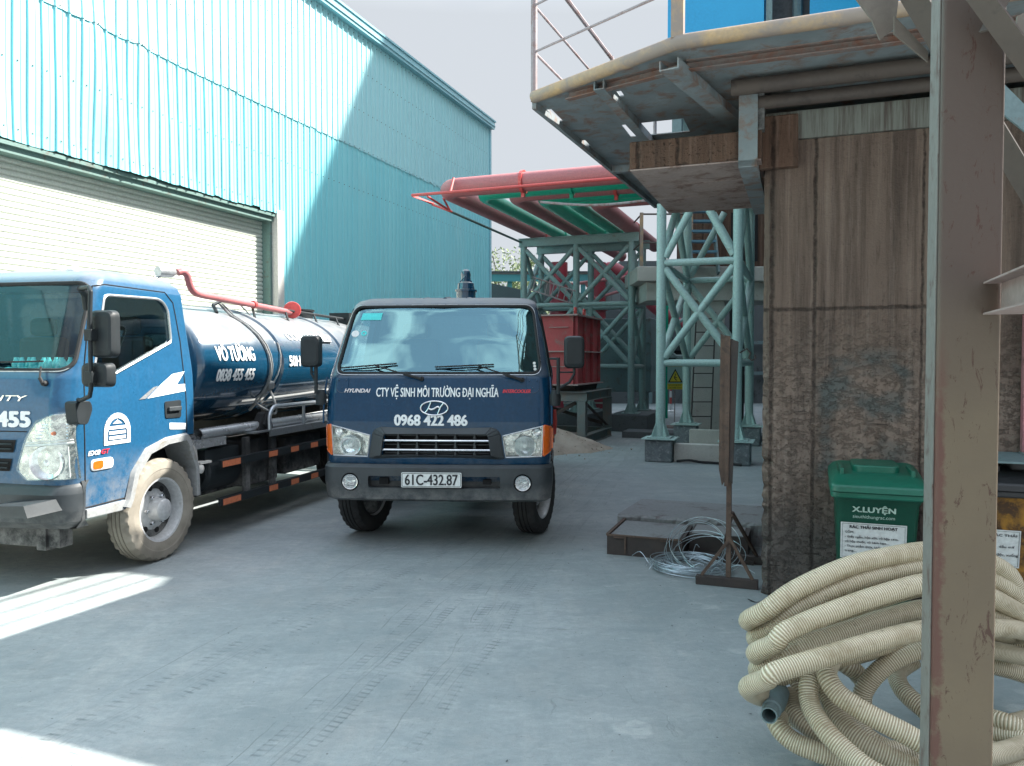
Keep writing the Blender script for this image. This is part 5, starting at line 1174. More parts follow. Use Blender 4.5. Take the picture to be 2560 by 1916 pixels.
mb = MB(); patch(mb, rrect(.305, .853, .405, .913, .02), AS(.015), 6, 5); mb.build('amber_half', M['amber'], sgl)
# headlights
for s in (-1, 1):
    pr = [(a * s, b) for a, b in HA]
    mb = MB(); patch(mb, pr, AF(.004), 16, 14); hl = mb.build('headlight', M['lampbowl'], A)
    mb = MB(); c = Vector((s * .80, ca.F(.80, .92) - .004, .925)); mb.lathe([(0, .022), (.05, .016), (.085, .004), (.108, -.010), (.118, -.012), (.124, -.004), (.124, .006)], c, (s * -.25, 1, 0), 30); mb.build('reflector', M['chrome'], hl)
    mb = MB(); mb.lathe([(0, -.006), (.022, -.004), (.03, .012)], c, (s * -.25, 1, 0), 14)
    for k in range(5): mb.tube([AF(.010)(s * (.74 + .012 * k), 1.10 + .024 * k), AF(.010)(s * .945, 1.10 + .024 * k)], .004, 5)
    mb.build('bulb_shield', M['chrome'], hl)
    mb = MB(); mb.lathe([(0, -.010), (.012, -.008), (.016, .008)], AF(.012)(s * .87, 1.135), (0, 1, 0), 10); mb.build('signal_bulb', M['amber'], hl)
    mb = MB(); seam(mb, [(s * .655, 1.045), (s * .962, 1.065)], AF(.010), .009); seam(mb, [(s * .655, 1.065), (s * .962, 1.088)], AF(.010), .004); seam(mb, [(s * .935, .82), (s * .94, 1.04)], AF(.008), .005); mb.build('divider', M['platew'], hl)
    mb = MB(); patch(mb, pr, AF(.022), 16, 14); mb.tube([AF(.006)(*p) for p in dense(pr, 4)], .009, 6, True); mb.build('lens', M['lens'], hl)
# nose grille
mb = MB(); pr = [(-.50, .83), (.50, .83), (.60, 1.10), (-.60, 1.10)]
for z in (1.145, ): seam(mb, [(-.66, z), (.66, z)], AF(.0005), .004)
mb.build('nose_seam', M['dark'], A)
mb = MB()
for z, x in ((1.035, .545), (.90, .50)):
    mb.add([AF(.006)(a, b) for a, b in dense([(-x, z - .04), (x, z - .04), (x + .03, z + .05), (-x - .03, z + .05)], 10)], [list(range(40))])
gA = mb.build('grille', M['dark'], A)
mb = MB()
for z, x in ((.885, .50), (.92, .51), (1.02, .545), (1.055, .55)): seam(mb, [(-x, z), (x, z)], AF(.018), .007)
mb.build('grille_bar', M['plastic'], gA)
# bumper
ba = Cab([(.44, .10, .92, .17, .08, .25), (.50, .02, .965, .17, .08, .26), (.58, .0, .98, .17, .08, .26), (.70, .0, .985, .17, .08, .26), (.75, .03, .978, .16, .08, .26), (.785, .075, .968, .15, .08, .26)])
mb = MB(); ba.loft(mb, .44, .785, 0, .04); ab = mb.build('bumper', M['bumper'], A, ang=30); cut = []
FG = [(.585, .66), (.665, .585), (.915, .595), (.885, .675)]
for s in (-1, 1): mb = MB(); mb.prism([(a * s, b) for a, b in FG], 1, -.2, .22); cut.append(mb.build('c', M['dark'], A))
boolean(ab, cut); ab.data.set_sharp_from_angle(angle=R(30))
for s in (-1, 1):
    pr = [(a * s, b) for a, b in FG]; mb = MB(); patch(mb, pr, BASIS['front'](ba, -.012), 8, 5); fl = mb.build('fog_lamp', M['platew'], ab)
    mb = MB(); c = Vector((s * .79, ba.F(.79, .63) - .002, .63)); mb.lathe([(0, .0), (.03, -.003), (.042, -.010)], c, (s * -.2, 1, 0), 18); mb.box((c.x - .05, c.y - .014, c.z + .0), (c.x + .04, c.y - .006, c.z + .012)); mb.build('reflector', M['chrome'], fl)
mb = MB(); mb.box((-.80, .18, .30), (.80, .30, .44)); mb.box((.62, .16, .28), (.70, .32, .44)); mb.build('front_underrun_bar', M['chassis'], A)
# nose lettering
mb = MB(); text_on(mb, '0838 455 455', .185, 1.182, 1.02, .095, AF(.005), .12); mb.build('phone_number', M['white'], abody)
mb = MB(); text_on(mb, 'MIGHTY', .385, 1.36, .55, .036, AF(.005), .05, .2); mb.build('model_name', M['chrome'], abody)
wiper(A, ca, (.785, 1.485), (.735, 1.60), (.20, 1.63), (.72, 1.64)); wiper(A, ca, (-.10, 1.485), (-.16, 1.60), (-.85, 1.63), (-.2, 1.64))
# mirrors on the near side: two heads on one pole
for s in (-1, 1):
    bx = s * 1.19; mb = MB()
    mb.tube([(s * .96, .30, 2.02), (s * 1.0, .24, 2.12), (s * 1.04, .16, 2.15)], .030, 8); mb.tube([(s * 1.02, .17, 2.15), (s * 1.16, .10, 2.15), (bx, .08, 2.12), (bx, .07, 1.95), (bx, .07, 1.45), (bx - s * .02, .08, 1.40), (s * 1.08, .10, 1.37), (s * 1.02, .14, 1.37)], .016, 9)
    mb.prism(rounded([(.10, 1.20), (.19, 1.19), (.24, 1.30), (.22, 1.36), (.08, 1.36)], .03, 3), 0, *sorted((s * .955, s * 1.05)))
    for z in (1.82, 1.53): mb.box((bx - .03, .045, z - .04), (bx + .03, .105, z + .04))
    arm = mb.build('mirror_arm', M['plastic'], A, bevel=.004)
    m_ = mirror_body(A, (bx + s * .045, .145, 1.83), .20, .085, .33, M['plastic']); m2 = mirror_body(A, (bx + s * .0, .135, 1.545), .23, .085, .17, M['plastic'])
interior(A, 1.50, .24)
wheel(A, .865, 1.07, .42, .205, 1, M['dustytyre'], M['wheelpaint']); wheel(A, -.865, 1.07, .42, .205, -1, M['dustytyre'], M['wheelpaint'])
chassis(A, .35, 6.6, 4.9, .42, .19)
mb = MB(); mb.tube([(-.8, 1.07, .42), (.8, 1.07, .42)], .05, 10); mb.box((-.5, .5, .55), (.5, 1.7, 1.04)); mb.build('front_axle', M['chassis'], A)
mb = MB(); mb.lathe([(0, 0), (.05, 0), (.05, .02), (.03, .045), (0, .05)], (.55, .62, 2.325), (0, 0, 1), 14); mb.build('roof_lamp', M['platew'], A)
# tank
TZ, RX, RZ = 1.61, .94, .60
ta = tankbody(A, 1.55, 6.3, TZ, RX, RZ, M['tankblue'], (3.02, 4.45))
TF = lambda a, b: Vector((RX * math.sqrt(max(0, 1 - ((b - TZ) / RZ) ** 2)) + .008, a, b))
for s_, cx, z, wd, cap, bo in (('VÕ TƯỜNG', 2.17, 1.645, .62, .12, .05), ('0838 455 455', 2.17, 1.455, .62, .10, .07), ('50H-126.31', 3.45, 1.585, .64, .10, .06)):
    mb = MB(); text_on(mb, s_, cx, z, wd, cap, TF, bo); mb.build('tank_lettering', M['white'], ta)
TF2 = lambda a, b: TF(a, b)
mb = MB(); text_on(mb, 'CÔNG NGHIỆP', 3.80, 1.87, 1.05, .075, TF, .04); mb.build('tank_lettering', M['white'], ta)
# top rails
rl = MB()
for x in (.42, -.42):
    zt = TZ + RZ * math.sqrt(1 - (x / RX) ** 2)
    rl.tube([(x + (.08 if x > 0 else -.08), 2.50, zt - .02), (x, 2.55, zt + .06), (x, 2.70, zt + .115), (x, 5.9, zt + .06), (x, 6.1, zt + .02)], .018, 8)
    for y in (3.25, 3.95, 4.65, 5.25): rl.tube([(x, y, zt + .115 - .016 * (y - 2.7)), (x + (.10 if x > 0 else -.10), y - .10, zt - .04)], .014, 6)
rl.build('roof_rail', M['plastic'], ta)
mb = MB(); mb.tube(smoothpath([(.52, 1.88, 2.46), (.54, 1.93, 2.475), (.55, 1.975, 2.44), (.55, 2.01, 2.36), (.55, 2.06, 2.305), (.55, 2.16, 2.28), (.54, 2.4, 2.272)], 5) + [Vector((.40, 4.10, 2.225))], .033, 12); rp = mb.build('red_pipe', M['coralpipe'], ta)
mb = MB(); mb.lathe([(0, -.05), (.04, -.05), (.05, -.02), (.098, -.015), (.105, 0), (.098, .015), (0, .02)], (.40, 4.15, 2.255), (.6, -1, .1), 24); mb.lathe([(.06, -.056), (.075, -.060), (.085, -.056)], (.40, 4.15, 2.27), (.6, -1, .1), 24); mb.build('pipe_flange', M['redpaint'], rp)
mb = MB()
for y in (3.2,): mb.lathe([(.033, -.02), (.044, -.02), (.044, .02), (.033, .02)], (.54 - (y - 2.4) * .082, y, 2.28 - (y - 2.4) * .032), (0, 1, 0), 14, False)
mb.build('pipe_clip', M['redpaint'], rp)
mb = MB(); mb.lathe([(0, -.02), (.045, -.02), (.05, .05), (.05, .14), (.03, .18), (0, .18)], (.48, 1.68, 2.45), (.1, .9, .05), 14); mb.tube([(.48, 1.72, 2.42), (.46, 1.50, 2.33)], .012, 6); mb.build('air_horn', M['silver'], A)
mb = MB(); mb.lathe([(.17, 0), (.19, .02), (.19, .12), (.21, .13), (.21, .15), (.0, .17)], (-.1, 5.2, 2.18), (0, 0, 1), 24); mb.box((.2, 5.5, 2.14), (.5, 5.85, 2.30)); mb.build('manhole', M['plastic'], ta)
# ropes
mb = MB()
def skin(y, z, e=.02): return Vector((RX * math.sqrt(max(0, 1 - ((z - TZ) / RZ) ** 2)) + e, y, z))
for y0, y1, r in ((2.50, 2.78, .012), (2.56, 2.80, .009), (2.9, 2.84, .008)):
    mb.tube([Vector((.42, y0 + .15, 2.23))] + [skin(y0 + .15 + (y1 - y0 - .15) * t, 2.10 - .80 * t) for t in [i / 8 for i in range(9)]], r, 6)
mb.tube(smoothpath([skin(2.8, 1.34, .03), skin(2.76, 1.22, .05), (.93, 2.75, 1.12), (.97, 2.80, 1.10), (.95, 2.83, 1.2), skin(2.82, 1.36, .03)], 4), .012, 6)
mb.tube([skin(2.80, 1.42, .03), skin(2.82, 1.36, .05)], .035, 8); mb.tube([skin(2.84, 1.40, .02), skin(2.90, 1.12, .06)], .016, 6)
mb.build('rope', M['slab'], ta)
# side catwalk, rail, guards, tanks
mb = MB(); mb.box((.62, 2.35, .925), (1.0, 5.9, .940)); mb.box((.985, 2.65, .872), (1.0, 5.9, .924)); mb.build('catwalk', M['alu'], A)
mb = MB(); mb.tube(smoothpath([(.985, 2.66, .94), (.985, 2.66, 1.08), (.985, 2.74, 1.165), (.985, 2.9, 1.17)], 4) + [Vector((.985, 5.8, 1.17))], .022, 8)
for y in (3.35, 4.1, 4.9, 5.7): mb.tube([(.985, y, .94), (.985, y, 1.17)], .018, 7)
mb.build('catwalk_rail', M['alu'], A)
mb = MB(); mb.tube([(.90, 1.62, .985), (.84, 4.6, .985)], .05, 14, caps=False); mb.tube([(.90, 1.621, .985), (.895, 1.9, .985)], .043, 14, caps=False); mb.build('stowed_pipe', M['silver'], A)
mb = MB(); mb.tube([(.72, 2.8, .96), (.74, 5.6, 1.02)], .035, 10); mb.build('stowed_pipe', M['platew'], A)
mb = MB(); mb.prism([(2.52, .942), (2.80, .942), (2.74, 1.10), (2.66, 1.12), (2.62, 1.10)], 0, .86, .94); mb.prism([(2.60, 1.0), (2.68, 1.13), (2.72, 1.13), (2.66, .95)], 0, .935, .965); mb.build('wheel_chock', M['rubber'], A)
for z in (.695, .345):
    mb = MB(); mb.box((.975, 1.82 if z > .5 else 1.80, z - .035), (1.0, 4.3, z + .035)); mb.box((.94, 1.82, z + .030), (.975, 4.3, z + .036)); gd = mb.build('side_guard', M['plastic'], A)
    for y in (1.84, 2.62, 3.05, 3.48, 3.9): mb = MB(); ln = .28 if y < 2 else .16; mb.box((1.0008, y, z - .03), (1.003, y + ln, z + .026)); mb.build('reflector_patch', M['orange'], gd)
for y in (2.25, 2.72, 4.0): mb = MB(); mb.box((.93, y, .31), (.972, y + .07, .90)); mb.build('guard_post', M['chassis'], A)
mb = MB(); mb.lathe([(0, -.0), (.16, .0), (.20, .03), (.20, .50), (.16, .53), (0, .53)], (.72, 1.75, .62), (0, 1, 0), 30); mb.box((.66, 1.72, .60), (.90, 2.24, .83)); mb.build('air_tank', M['plastic'], A)
mb = MB(); mb.box((.5, 2.35, .40), (.90, 2.95, .86)); mb.box((.5, 3.1, .42), (.9, 3.9, .82)); mb.build('battery_box', M['chassis'], A, bevel=.02)
mb = MB(); mb.tube([(.86, 1.62, .74), (.90, 1.60, .70), (.92, 1.62, .66)], .03, 8); mb.box((.84, 1.60, .72), (.94, 1.76, .74)); mb.lathe([(0, -.03), (.035, -.02), (.04, .02), (0, .04)], (.93, 1.60, .68), (1, 0, 0), 12); mb.tube([(.86, 1.5, .96), (.92, 1.56, .86), (.90, 1.60, .76)], .012, 6); mb.build('air_fitting', M['cream'], A)
mb = MB(); mb.plate([(.7, 1.72, .80), (.88, 1.75, .84), (.84, 2.15, .90), (.66, 2.1, .86)], .01); mb.build('green_flap', M['lintel'], A)
mb = MB(); mb.box((.55, 1.55, .86), (.93, 2.0, .94)); mb.build('bed_beam', M['silver'], A)
mb = MB(); mb.box((-.97, 1.6, .17), (-.60, 2.9, .86)); mb.build('fuel_tank', M['chassis'], A, bevel=.03)
mb = MB(); mb.box((-.97, 3.0, .17), (-.62, 4.35, .84)); mb.build('tool_box', M['chassis'], A, bevel=.02)
mb = MB(); mb.box((-.42, 1.7, .30), (.42, 3.2, .55)); mb.cyl((-.2, .9, .50), (-.2, 3.6, .42), .07); mb.build('gearbox', M['chassis'], A)
# bottles on the dashboard
def bottle(label, p, tilt, az):
    mb = MB(); mb.lathe([(0, 0), (.028, 0), (.031, .01), (.031, .06), (.028, .065), (.031, .07), (.031, .12), (.013, .155), (.013, .165), (0, .165)], (0, 0, 0), (0, 0, 1), 14)
    o = mb.build('water_bottle', M['cyan']); o.location = p; o.rotation_euler = (tilt, 0, az); return o
bpos = []
rd = random.Random(11); c, q = math.cos(R(-14)), math.sin(R(-14))
for k in range(34):
    lx = .30 + .0165 * k + rd.uniform(-.02, .02); ly = .31 + .07 * (k % 3) + rd.uniform(-.02, .02); lz = 1.505 if k % 3 == 0 else 1.53 + .03 * (k % 2)
    wx, wy = -4.065 + lx * c - ly * q, 5.577 + lx * q + ly * c
    b_ = bottle('', (wx, wy, lz), R(rd.choice((70, 85, -75, 95, -88, 60))) if k % 3 else R(rd.uniform(-14, 14)), rd.uniform(0, 6)); setp(b_, 'one of the cyan water bottles heaped behind the left truck windscreen', 'bottle', 'water bottles on the dashboard')
# ------------------------------------------------------------------ old concrete block and its cap
cbk = thing('concrete_wall', 'massive stained brown concrete block on the right', 'wall', (-.27, 5.68, 0), 'nt')
BN = BASES[cbk.name]
def jagged(mb, lo, hi):
    """a block whose left arris is spalled"""
    rd = random.Random(3); x0, y0, z0 = lo; x1, y1, z1 = hi; n = 90; vs = []
    for i in range(n + 1):
        z = z0 + (z1 - z0) * i / n; k = .022 * max(.25, 1 - z / 2.6); a = abs(rd.gauss(0, k)); b = abs(rd.gauss(0, k))
        vs += [(x0 + .004 + a * .7, y1, z), (x0 + a * .5, y0 + .05 + b, z), (x0 + .04 + b, y0 + .002 + abs(rd.gauss(0, k * .25)), z), (x0 + .12, y0, z), (x1, y0, z), (x1, y1, z)]
    mb.add(vs, [[i * 6 + k, i * 6 + (k + 1) % 6, (i + 1) * 6 + (k + 1) % 6, (i + 1) * 6 + k] for i in range(n) for k in range(6)] + [list(range(6))[::-1], [n * 6 + k for k in range(6)]])
mb = MB(); jagged(mb, (-.27, 5.68, 0), (5.2, 9.3, 3.14)); mb.build('block', M['oldwall'], cbk)
mb = MB(); mb.box((-.26, 5.655, 3.143), (5.2, 9.2, 3.33)); mb.build('cap_plate', M['capband'], cbk)
mb = MB(); mb.box((-.30, 5.60, 2.95), (-.05, 5.678, 3.30)); mb.build('cap_end', M['beamconc'], cbk, bevel=.008)
sl = thing('concrete_slab', 'stained cantilevered concrete slab sticking out left of the brown block', 'concrete slab', (-1.16, 5.45, 2.98), 'nt')
mb = MB(); mb.box((-1.16, 5.45, 2.985), (-.275, 7.15, 3.175)); mb.build('slab_edge', M['beamconc'], sl, bevel=.01)
mb = MB()
for k, (a, b) in enumerate(((5.46, 5.98), (5.99, 6.48), (6.49, 7.14))): mb.box((-1.155, a, 2.974), (-.28, b, 2.984))
mb.build('soffit', M['underside'], sl)
mb = MB(); mb.box((-.42, 5.41, 2.93), (-.30, 5.445, 3.40)); mb.box((-.42, 5.41, 2.925), (-.30, 7.2, 2.97)); mb.build('steel_strap', M['deck'], sl)
# ------------------------------------------------------------------ platform
pf = thing('steel_platform', 'grey steel walkway platform with a yellow pipe edge over the block', 'platform', (0, 6, 3.45), 'nt')
Z = 3.45; poly = [(-1.78, 5.20), (-.70, 4.60), (4.5, 4.50), (4.5, 9.3), (-1.62, 9.07)]
def opening(mb, poly, hole, z0, z1): pass
mb = MB(); mb.prism([(-1.78, 5.20), (-.70, 4.60), (4.5, 4.50), (4.5, 5.35), (-1.766, 5.35)], 2, Z, Z + .008)
mb.prism([(-1.765, 5.352), (4.5, 5.352), (4.5, 9.3), (-1.62, 9.07)], 2, Z, Z + .008)
dk = mb.build('deck_plate', M['deck'], pf)
boolean(dk, [MB().box((-1.33, 5.95, Z - .1), (-.86, 6.30, Z + .1)).build('c', M['dark'], pf)] + [MB().bar((-1.735 + .02 * i, 5.40 + .85 * i, Z), (-1.735 + .02 * i, 5.40 + .85 * i + (.30 if i % 2 == 0 else .18), Z), .035, .2).build('c', M['dark'], pf) for i in range(4)] + [MB().bar((-1.18, 5.0 + .2 * k, Z), (-1.18, 5.06 + .2 * k + .05 * k, Z), .03, .2).build('c', M['dark'], pf) for k in range(2)])
mb = MB(); mb.tube([(-1.78, 5.20, Z + .03), (-.70, 4.60, Z + .03), (4.6, 4.50, Z + .03)], .042, 14); mb.build('edge_pipe', M['yellow'], pf)
mb = MB(); mb.box((0, 0, 0), (0, 0, 0)) if False else mb.prism([(-1.795, 5.20), (-1.765, 5.20), (-1.605, 9.07), (-1.635, 9.07)], 2, Z - .05, Z + .02); mb.build('edge_angle', M['deck'], pf)
for p0, p1 in (((-.70, 4.64, Z - .10), (-.10, 7.4, Z - .10)), ((-1.22, 4.95, Z - .06), (-1.12, 7.2, Z - .06)), ((.9, 4.55, Z - .10), (.9, 9, Z - .10)), ((-1.7, 7.16, Z - .06), (-.3, 7.16, Z - .06))):
    mb = MB(); mb.channel(p0, p1, .06, .12 if p0[2] < Z - .08 else .07, .008, PI / 2); mb.build('joist', M['deck'], pf)
mb = MB(); mb.channel((-1.5, 5.12, Z - .055), (-.72, 4.86, Z - .055), .05, .06, .007); mb.channel((-.68, 4.85, Z - .06), (4.4, 4.82, Z - .06), .05, .06, .007); mb.build('rusty_stiffener', M['deckrust'], pf)
mb = MB(); mb.cyl((-.45, 5.20, Z - .07), (4.5, 5.17, Z - .07), .05, 16); mb.cyl((-.30, 5.46, Z - .10), (4.5, 5.44, Z - .10), .045, 14); mb.build('slung_pipe', M['brownsteel'], pf)
mb = MB(); mb.box((-.38, 5.42, 3.42), (-.10, 5.60, 3.44)); mb.box((-.36, 5.44, 3.17), (-.26, 5.52, 3.42)); mb.build('bracket', M['chassis'], pf)
rb_ = thing('platform_railing', 'thin steel railing with rails running along the platform edge', 'railing', (-1.78, 5.2, 3.5), 'nt')
for (a, b), m, r in (((-1.78, 5.20), 'rail', .024), ((-1.70, 7.2), 'rail', .02), ((-1.63, 9.05), 'rail', .02)):
    mb = MB(); mb.cyl((a, b, Z), (a, b, Z + 1.02), r, 8); mb.build('post', M[m], rb_)
mb = MB(); mb.box((-.735, 4.57, Z + .05), (-.665, 4.64, Z + 1.05)); mb.build('post', M['yellow'], rb_)
for z, r in ((.34, .0095), (.66, .0095), (1.0, .018)):
    mb = MB(); mb.tube([(-.70, 4.60, Z + z), (-1.78, 5.20, Z + z), (-1.63, 9.05, Z + z)], r, 7); mb.build('rail', M['rail'], rb_)
bc = thing('blue_cabin', 'bright blue steel cabin standing on the platform', 'cabin', (1, 9, 3.46), 'nt')
mb = MB(); mb.box((-1.40, 8.5, 4.42), (-.42, 9.6, 6.2)); mb.box((.02, 8.5, 4.42), (4.2, 9.6, 6.2)); mb.build('wall', M['cyanpanel'], bc)
mb = MB(); mb.box((-.42, 8.9, 4.42), (.02, 9.6, 6.2)); mb.build('recess', M['shed'], bc)
for a in (-1.3, .5, 2.3, 4.0):
    for b in (8.56, 9.2): mb = MB(); mb.box((a - .05, b - .05, 3.46), (a + .05, b + .05, 4.42)); mb.build('leg', M['greysteel'], bc)
mb = MB(); mb.plate([(.15, 6.1, 5.06), (1.8, 6.1, 5.06), (1.8, 8.48, 6.15), (.15, 8.48, 6.15)], .02); mb.build('sun_block_plate', M['cyanpanel'], bc)  # unseen plate added to stop sun falling through the deck opening
mb = MB(); mb.box((-.40, 8.52, 4.43), (-.34, 8.58, 6.2)); mb.tube([(-.1, 8.8, 4.43), (-.1, 8.8, 6.2)], .05, 8); mb.build('frame', M['greysteel'], bc)
mb = MB(); mb.box((-1.5, 8.4, 6.2), (4.3, 9.7, 6.26)); mb.build('roof', M['cyanpanel'], bc)
# ------------------------------------------------------------------ near column with its beam and braces
CP = toNT(P(2421, 900, 2.2)); ca_, cb_ = CP.x, CP.y
cl = thing('steel_column', 'tall khaki box column with rust scratches close to the viewer', 'steel column', (ca_, cb_, 0), 'nt')
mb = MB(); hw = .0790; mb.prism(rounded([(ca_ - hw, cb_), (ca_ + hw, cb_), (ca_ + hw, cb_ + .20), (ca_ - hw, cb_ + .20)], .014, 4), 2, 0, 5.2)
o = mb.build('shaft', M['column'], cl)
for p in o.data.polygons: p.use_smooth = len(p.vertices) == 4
o.data.set_sharp_from_angle(angle=R(50))
mb = MB(); mb.box((ca_ - .17, cb_ - .08, 0), (ca_ + .17, cb_ + .28, .015)); mb.build('base_plate', M['column'], cl)
mb = MB(); mb.box((ca_ - hw - .004, cb_ + .018, .02), (ca_ - hw - .0012, cb_ + .185, 5.2)); mb.build('lit_side_strip', M['litcolstrip'], cl)  # pale strip colours the column's left side as lit
bmn = thing('side_beam', 'short pinkish steel beam projecting from the khaki column', 'steel beam', (ca_ + .03, cb_ - .5, 1.8), 'nt')
mb = MB(); a0 = ca_ + .045; mb.box((a0 - .012, cb_ - 1.35, 1.776), (a0 + .10, cb_ - .003, 1.781)); mb.box((a0 - .012, cb_ - 1.35, 1.862), (a0 + .10, cb_ - .003, 1.867)); mb.box((a0 + .03, cb_ - 1.35, 1.781), (a0 + .037, cb_ - .012, 1.862)); mb.build('channel', M['pinkbeam'], bmn)
def brace(label, pts, w_, m, roll=0., nm='brace', t=.006):
    p0, p1 = [toNT(p) for p in pts]; b = thing('steel_brace', label, 'brace', p0, 'nt', 'steel braces over the column')
    mb = MB(); mb.angle(p0, p1, w_, t, roll); mb.build(nm, m, b); return b
brace('dark brace running up and left behind the khaki column', (P(2225, -40, 2.9), P(2600, 580, 2.9)), .09, M['brownsteel'], .4)
brace('brown brace crossing over the top right of the khaki column', (P(2370, -60, 2.12), P(2620, 280, 2.12)), .07, M['brownsteel'], .2)
brace('short brace rising from the middle of the brown brace', (P(2482, 76, 2.14), P(2560, -60, 2.14)), .04, M['brownsteel'], 1.2)
gp = thing('gusset_plate', 'pale khaki gusset plate beside the platform corner', 'gusset plate', toNT(P(2200, 60, 3.0)), 'nt')
mb = MB(); mb.plate([toNT(P(u, v, 3.0)) for u, v in ((2120, -30), (2250, -30), (2238, 70), (2316, 140), (2316, 150), (2236, 95), (2200, 100), (2180, 40))][:3] + [toNT(P(2200, 100, 3.0)), toNT(P(2180, 50, 3.0))], .008); mb.build('plate', M['gusset'], gp)
mb = MB(); mb.plate([toNT(P(u, v, 2.95)) for u, v in ((2236, 40), (2320, 128), (2320, 155), (2236, 85))], .008); mb.build('tail_plate', M['gusset'], gp)
mb = MB(); mb.plate([toNT(P(u, v, 3.4)) for u, v in ((2490, 190), (2600, 300), (2600, 360), (2490, 270))], .01); o = mb.build('gusset_plate', M['greysteel'], None, 'nt', toNT(P(2550, 280, 3.4))); setp(o, 'blue-grey gusset plate right of the khaki column', 'gusset plate')
mb = MB(); mb.plate([toNT(P(u, v, 2.6)) for u, v in ((2545, 40), (2600, 10), (2600, 150), (2540, 80))], .01); o = mb.build('gusset_plate', M['gusset'], None, 'nt', toNT(P(2570, 60, 2.6))); setp(o, 'olive gusset plate in the upper right corner', 'gusset plate')
# ------------------------------------------------------------------ pink panel and cabinet right of the column
mb = MB(); mb.box((.92 + .35, 5.60, 1.08), (2.6, 5.66, 1.93)); o = mb.build('pink_panel', M['pinkpanel'], None, 'nt', (1.6, 5.62, 1.08)); setp(o, 'faded pink painted panel fixed to the wall right of the column', 'panel')
mb = MB(); mb.box((1.27, 5.50, 1.04), (2.6, 5.678, 1.078)); o = mb.build('wall_ledge', M['slab'], None, 'nt', (1.6, 5.6, 1.04)); setp(o, 'narrow grey ledge below the pink panel', 'ledge')
mb = MB(); mb.box((1.27, 5.45, 1.935), (2.6, 5.678, 1.96)); o = mb.build('dark_ledge', M['chassis'], None, 'nt', (1.6, 5.6, 1.93)); setp(o, 'dark ledge over the pink panel', 'ledge')
# ------------------------------------------------------------------ wheelie bins
def bin_(label, c, wd, dp, h, mbody, mlid, group):
    t = thing('wheelie_bin', label, 'bin', c, 'nt', group); x, y, z = c
    mb = MB(); lv = [(.04, .76, .70), (.05, .80, .74), (.80, .94, .93), (.84, 1.0, .98), (.875, 1.03, 1.0)]; vs = []; n = None
    for f, kx, ky in lv:
        pr = rrect(-wd / 2 * kx, -dp * ky + dp * .5, wd / 2 * kx, dp * .5, .05, 4); n = len(pr); vs += [(x + a, y + b, z + h * f) for a, b in pr]
    mb.add(vs, [[j * n + i, j * n + (i + 1) % n, (j + 1) * n + (i + 1) % n, (j + 1) * n + i] for j in range(len(lv) - 1) for i in range(n)], True); mb.add(vs[:n], [list(range(n))]); mb.add(vs[-n:], [list(range(n))])
    bd = mb.build('body', mbody, t, ang=30)
    mb = MB()
    def rim_(z0, z1, k, g=0.): pr = rrect(-wd / 2 * k, -dp * k + dp * .5, wd / 2 * k, dp * .5, .045, 4); mb.prism([(x + a, y + b) for a, b in pr], 2, z0, z1)
    rim_(z + h * .845, z + h * .885, 1.07); mb.build('rim', mlid, t, bevel=.01)
    mb = MB(); vs = []; lv = [(.892, 1.09, 0), (.93, 1.08, 0), (.945, 1.03, 0), (.962, .98, .02), (.975, .90, .05)]
    for f, k, g in lv:
        pr = rrect(-wd / 2 * k, -dp * k + dp * .5 + g, wd / 2 * k, dp * .5 - g, .06, 4); n = len(pr); vs += [(x + a, y + b, z + h * f + .05 * h * (b + dp * .5) / dp) for a, b in pr]
    mb.add(vs, [[j * n + i, j * n + (i + 1) % n, (j + 1) * n + (i + 1) % n, (j + 1) * n + i] for j in range(len(lv) - 1) for i in range(n)], True); mb.add(vs[:n], [list(range(n))]); mb.add(vs[-n:], [list(range(n))])
    mb.prism([(x + a, y + b + .05) for a, b in rrect(-wd * .27, -dp * .30, wd * .27, dp * .36, .06, 4)], 2, z + h * .98, z + h * 1.035)
    ld = mb.build('lid', mlid, t, ang=30, bevel=.008)
    for s in (-1, 1): mb = MB(); mb.box((x + s * wd * .40 - .012, y - dp * .34, z + h * .975), (x + s * wd * .40 + .012, y + dp * .2, z + h * 1.02)); mb.build('lid_rib', mlid, ld, bevel=.006)
    for s in (-1, 1):
        mb = MB(); mb.lathe([(0, -.025), (.09, -.025), (.1, -.015), (.1, .015), (.09, .025), (0, .025)], (x + s * wd * .38, y + dp * .45, z + .1), (1, 0, 0), 20); mb.build('wheel', M['rubber'], t)
    mb = MB(); mb.cyl((x - wd * .4, y + dp * .54, z + h * .93), (x + wd * .4, y + dp * .54, z + h * .93), .014, 8); mb.build('handle', mbody, t)
    return t, bd
GB = toNT(P(2195, 1300, 4.70))
gx, gy = GB.x, GB.y + .28
b1, bd1 = bin_('green wheelie bin with a white notice against the brown wall', (gx, gy, 0), .50, .56, .955, M['greenbin'], M['binlid'], 'wheelie bins by the wall')
def front_y(z, dp=.56, h=.955):
    f = z / h; ky = .74 + (.93 - .74) * (f - .05) / .75; return -dp * ky + dp * .5
BF = lambda e: (lambda a, b: Vector((gx + a, gy + front_y(b) - e, b)))
mb = MB(); text_on(mb, 'X.LUYỆN', -.02, .715, .245, .030, BF(.003), .08); mb.build('bin_print', M['fade'], bd1)
mb = MB(); text_on(mb, 'sieuthithungrac.com', -.02, .675, .235, .020, BF(.003), .0); mb.build('bin_web_address', M['fade'], bd1)
mb = MB(); pr = [(-.205, .415), (.165, .415), (.165, .645), (-.205, .645)]; mb.add([BF(.004)(*p) for p in pr], [(0, 1, 2, 3)]); lb = mb.build('notice', M['paper'], bd1)
mb = MB(); mb.tube([BF(.005)(a, b) for a, b in ((-.195, .423), (.155, .423), (.155, .637), (-.195, .637))], .0014, 4, True)
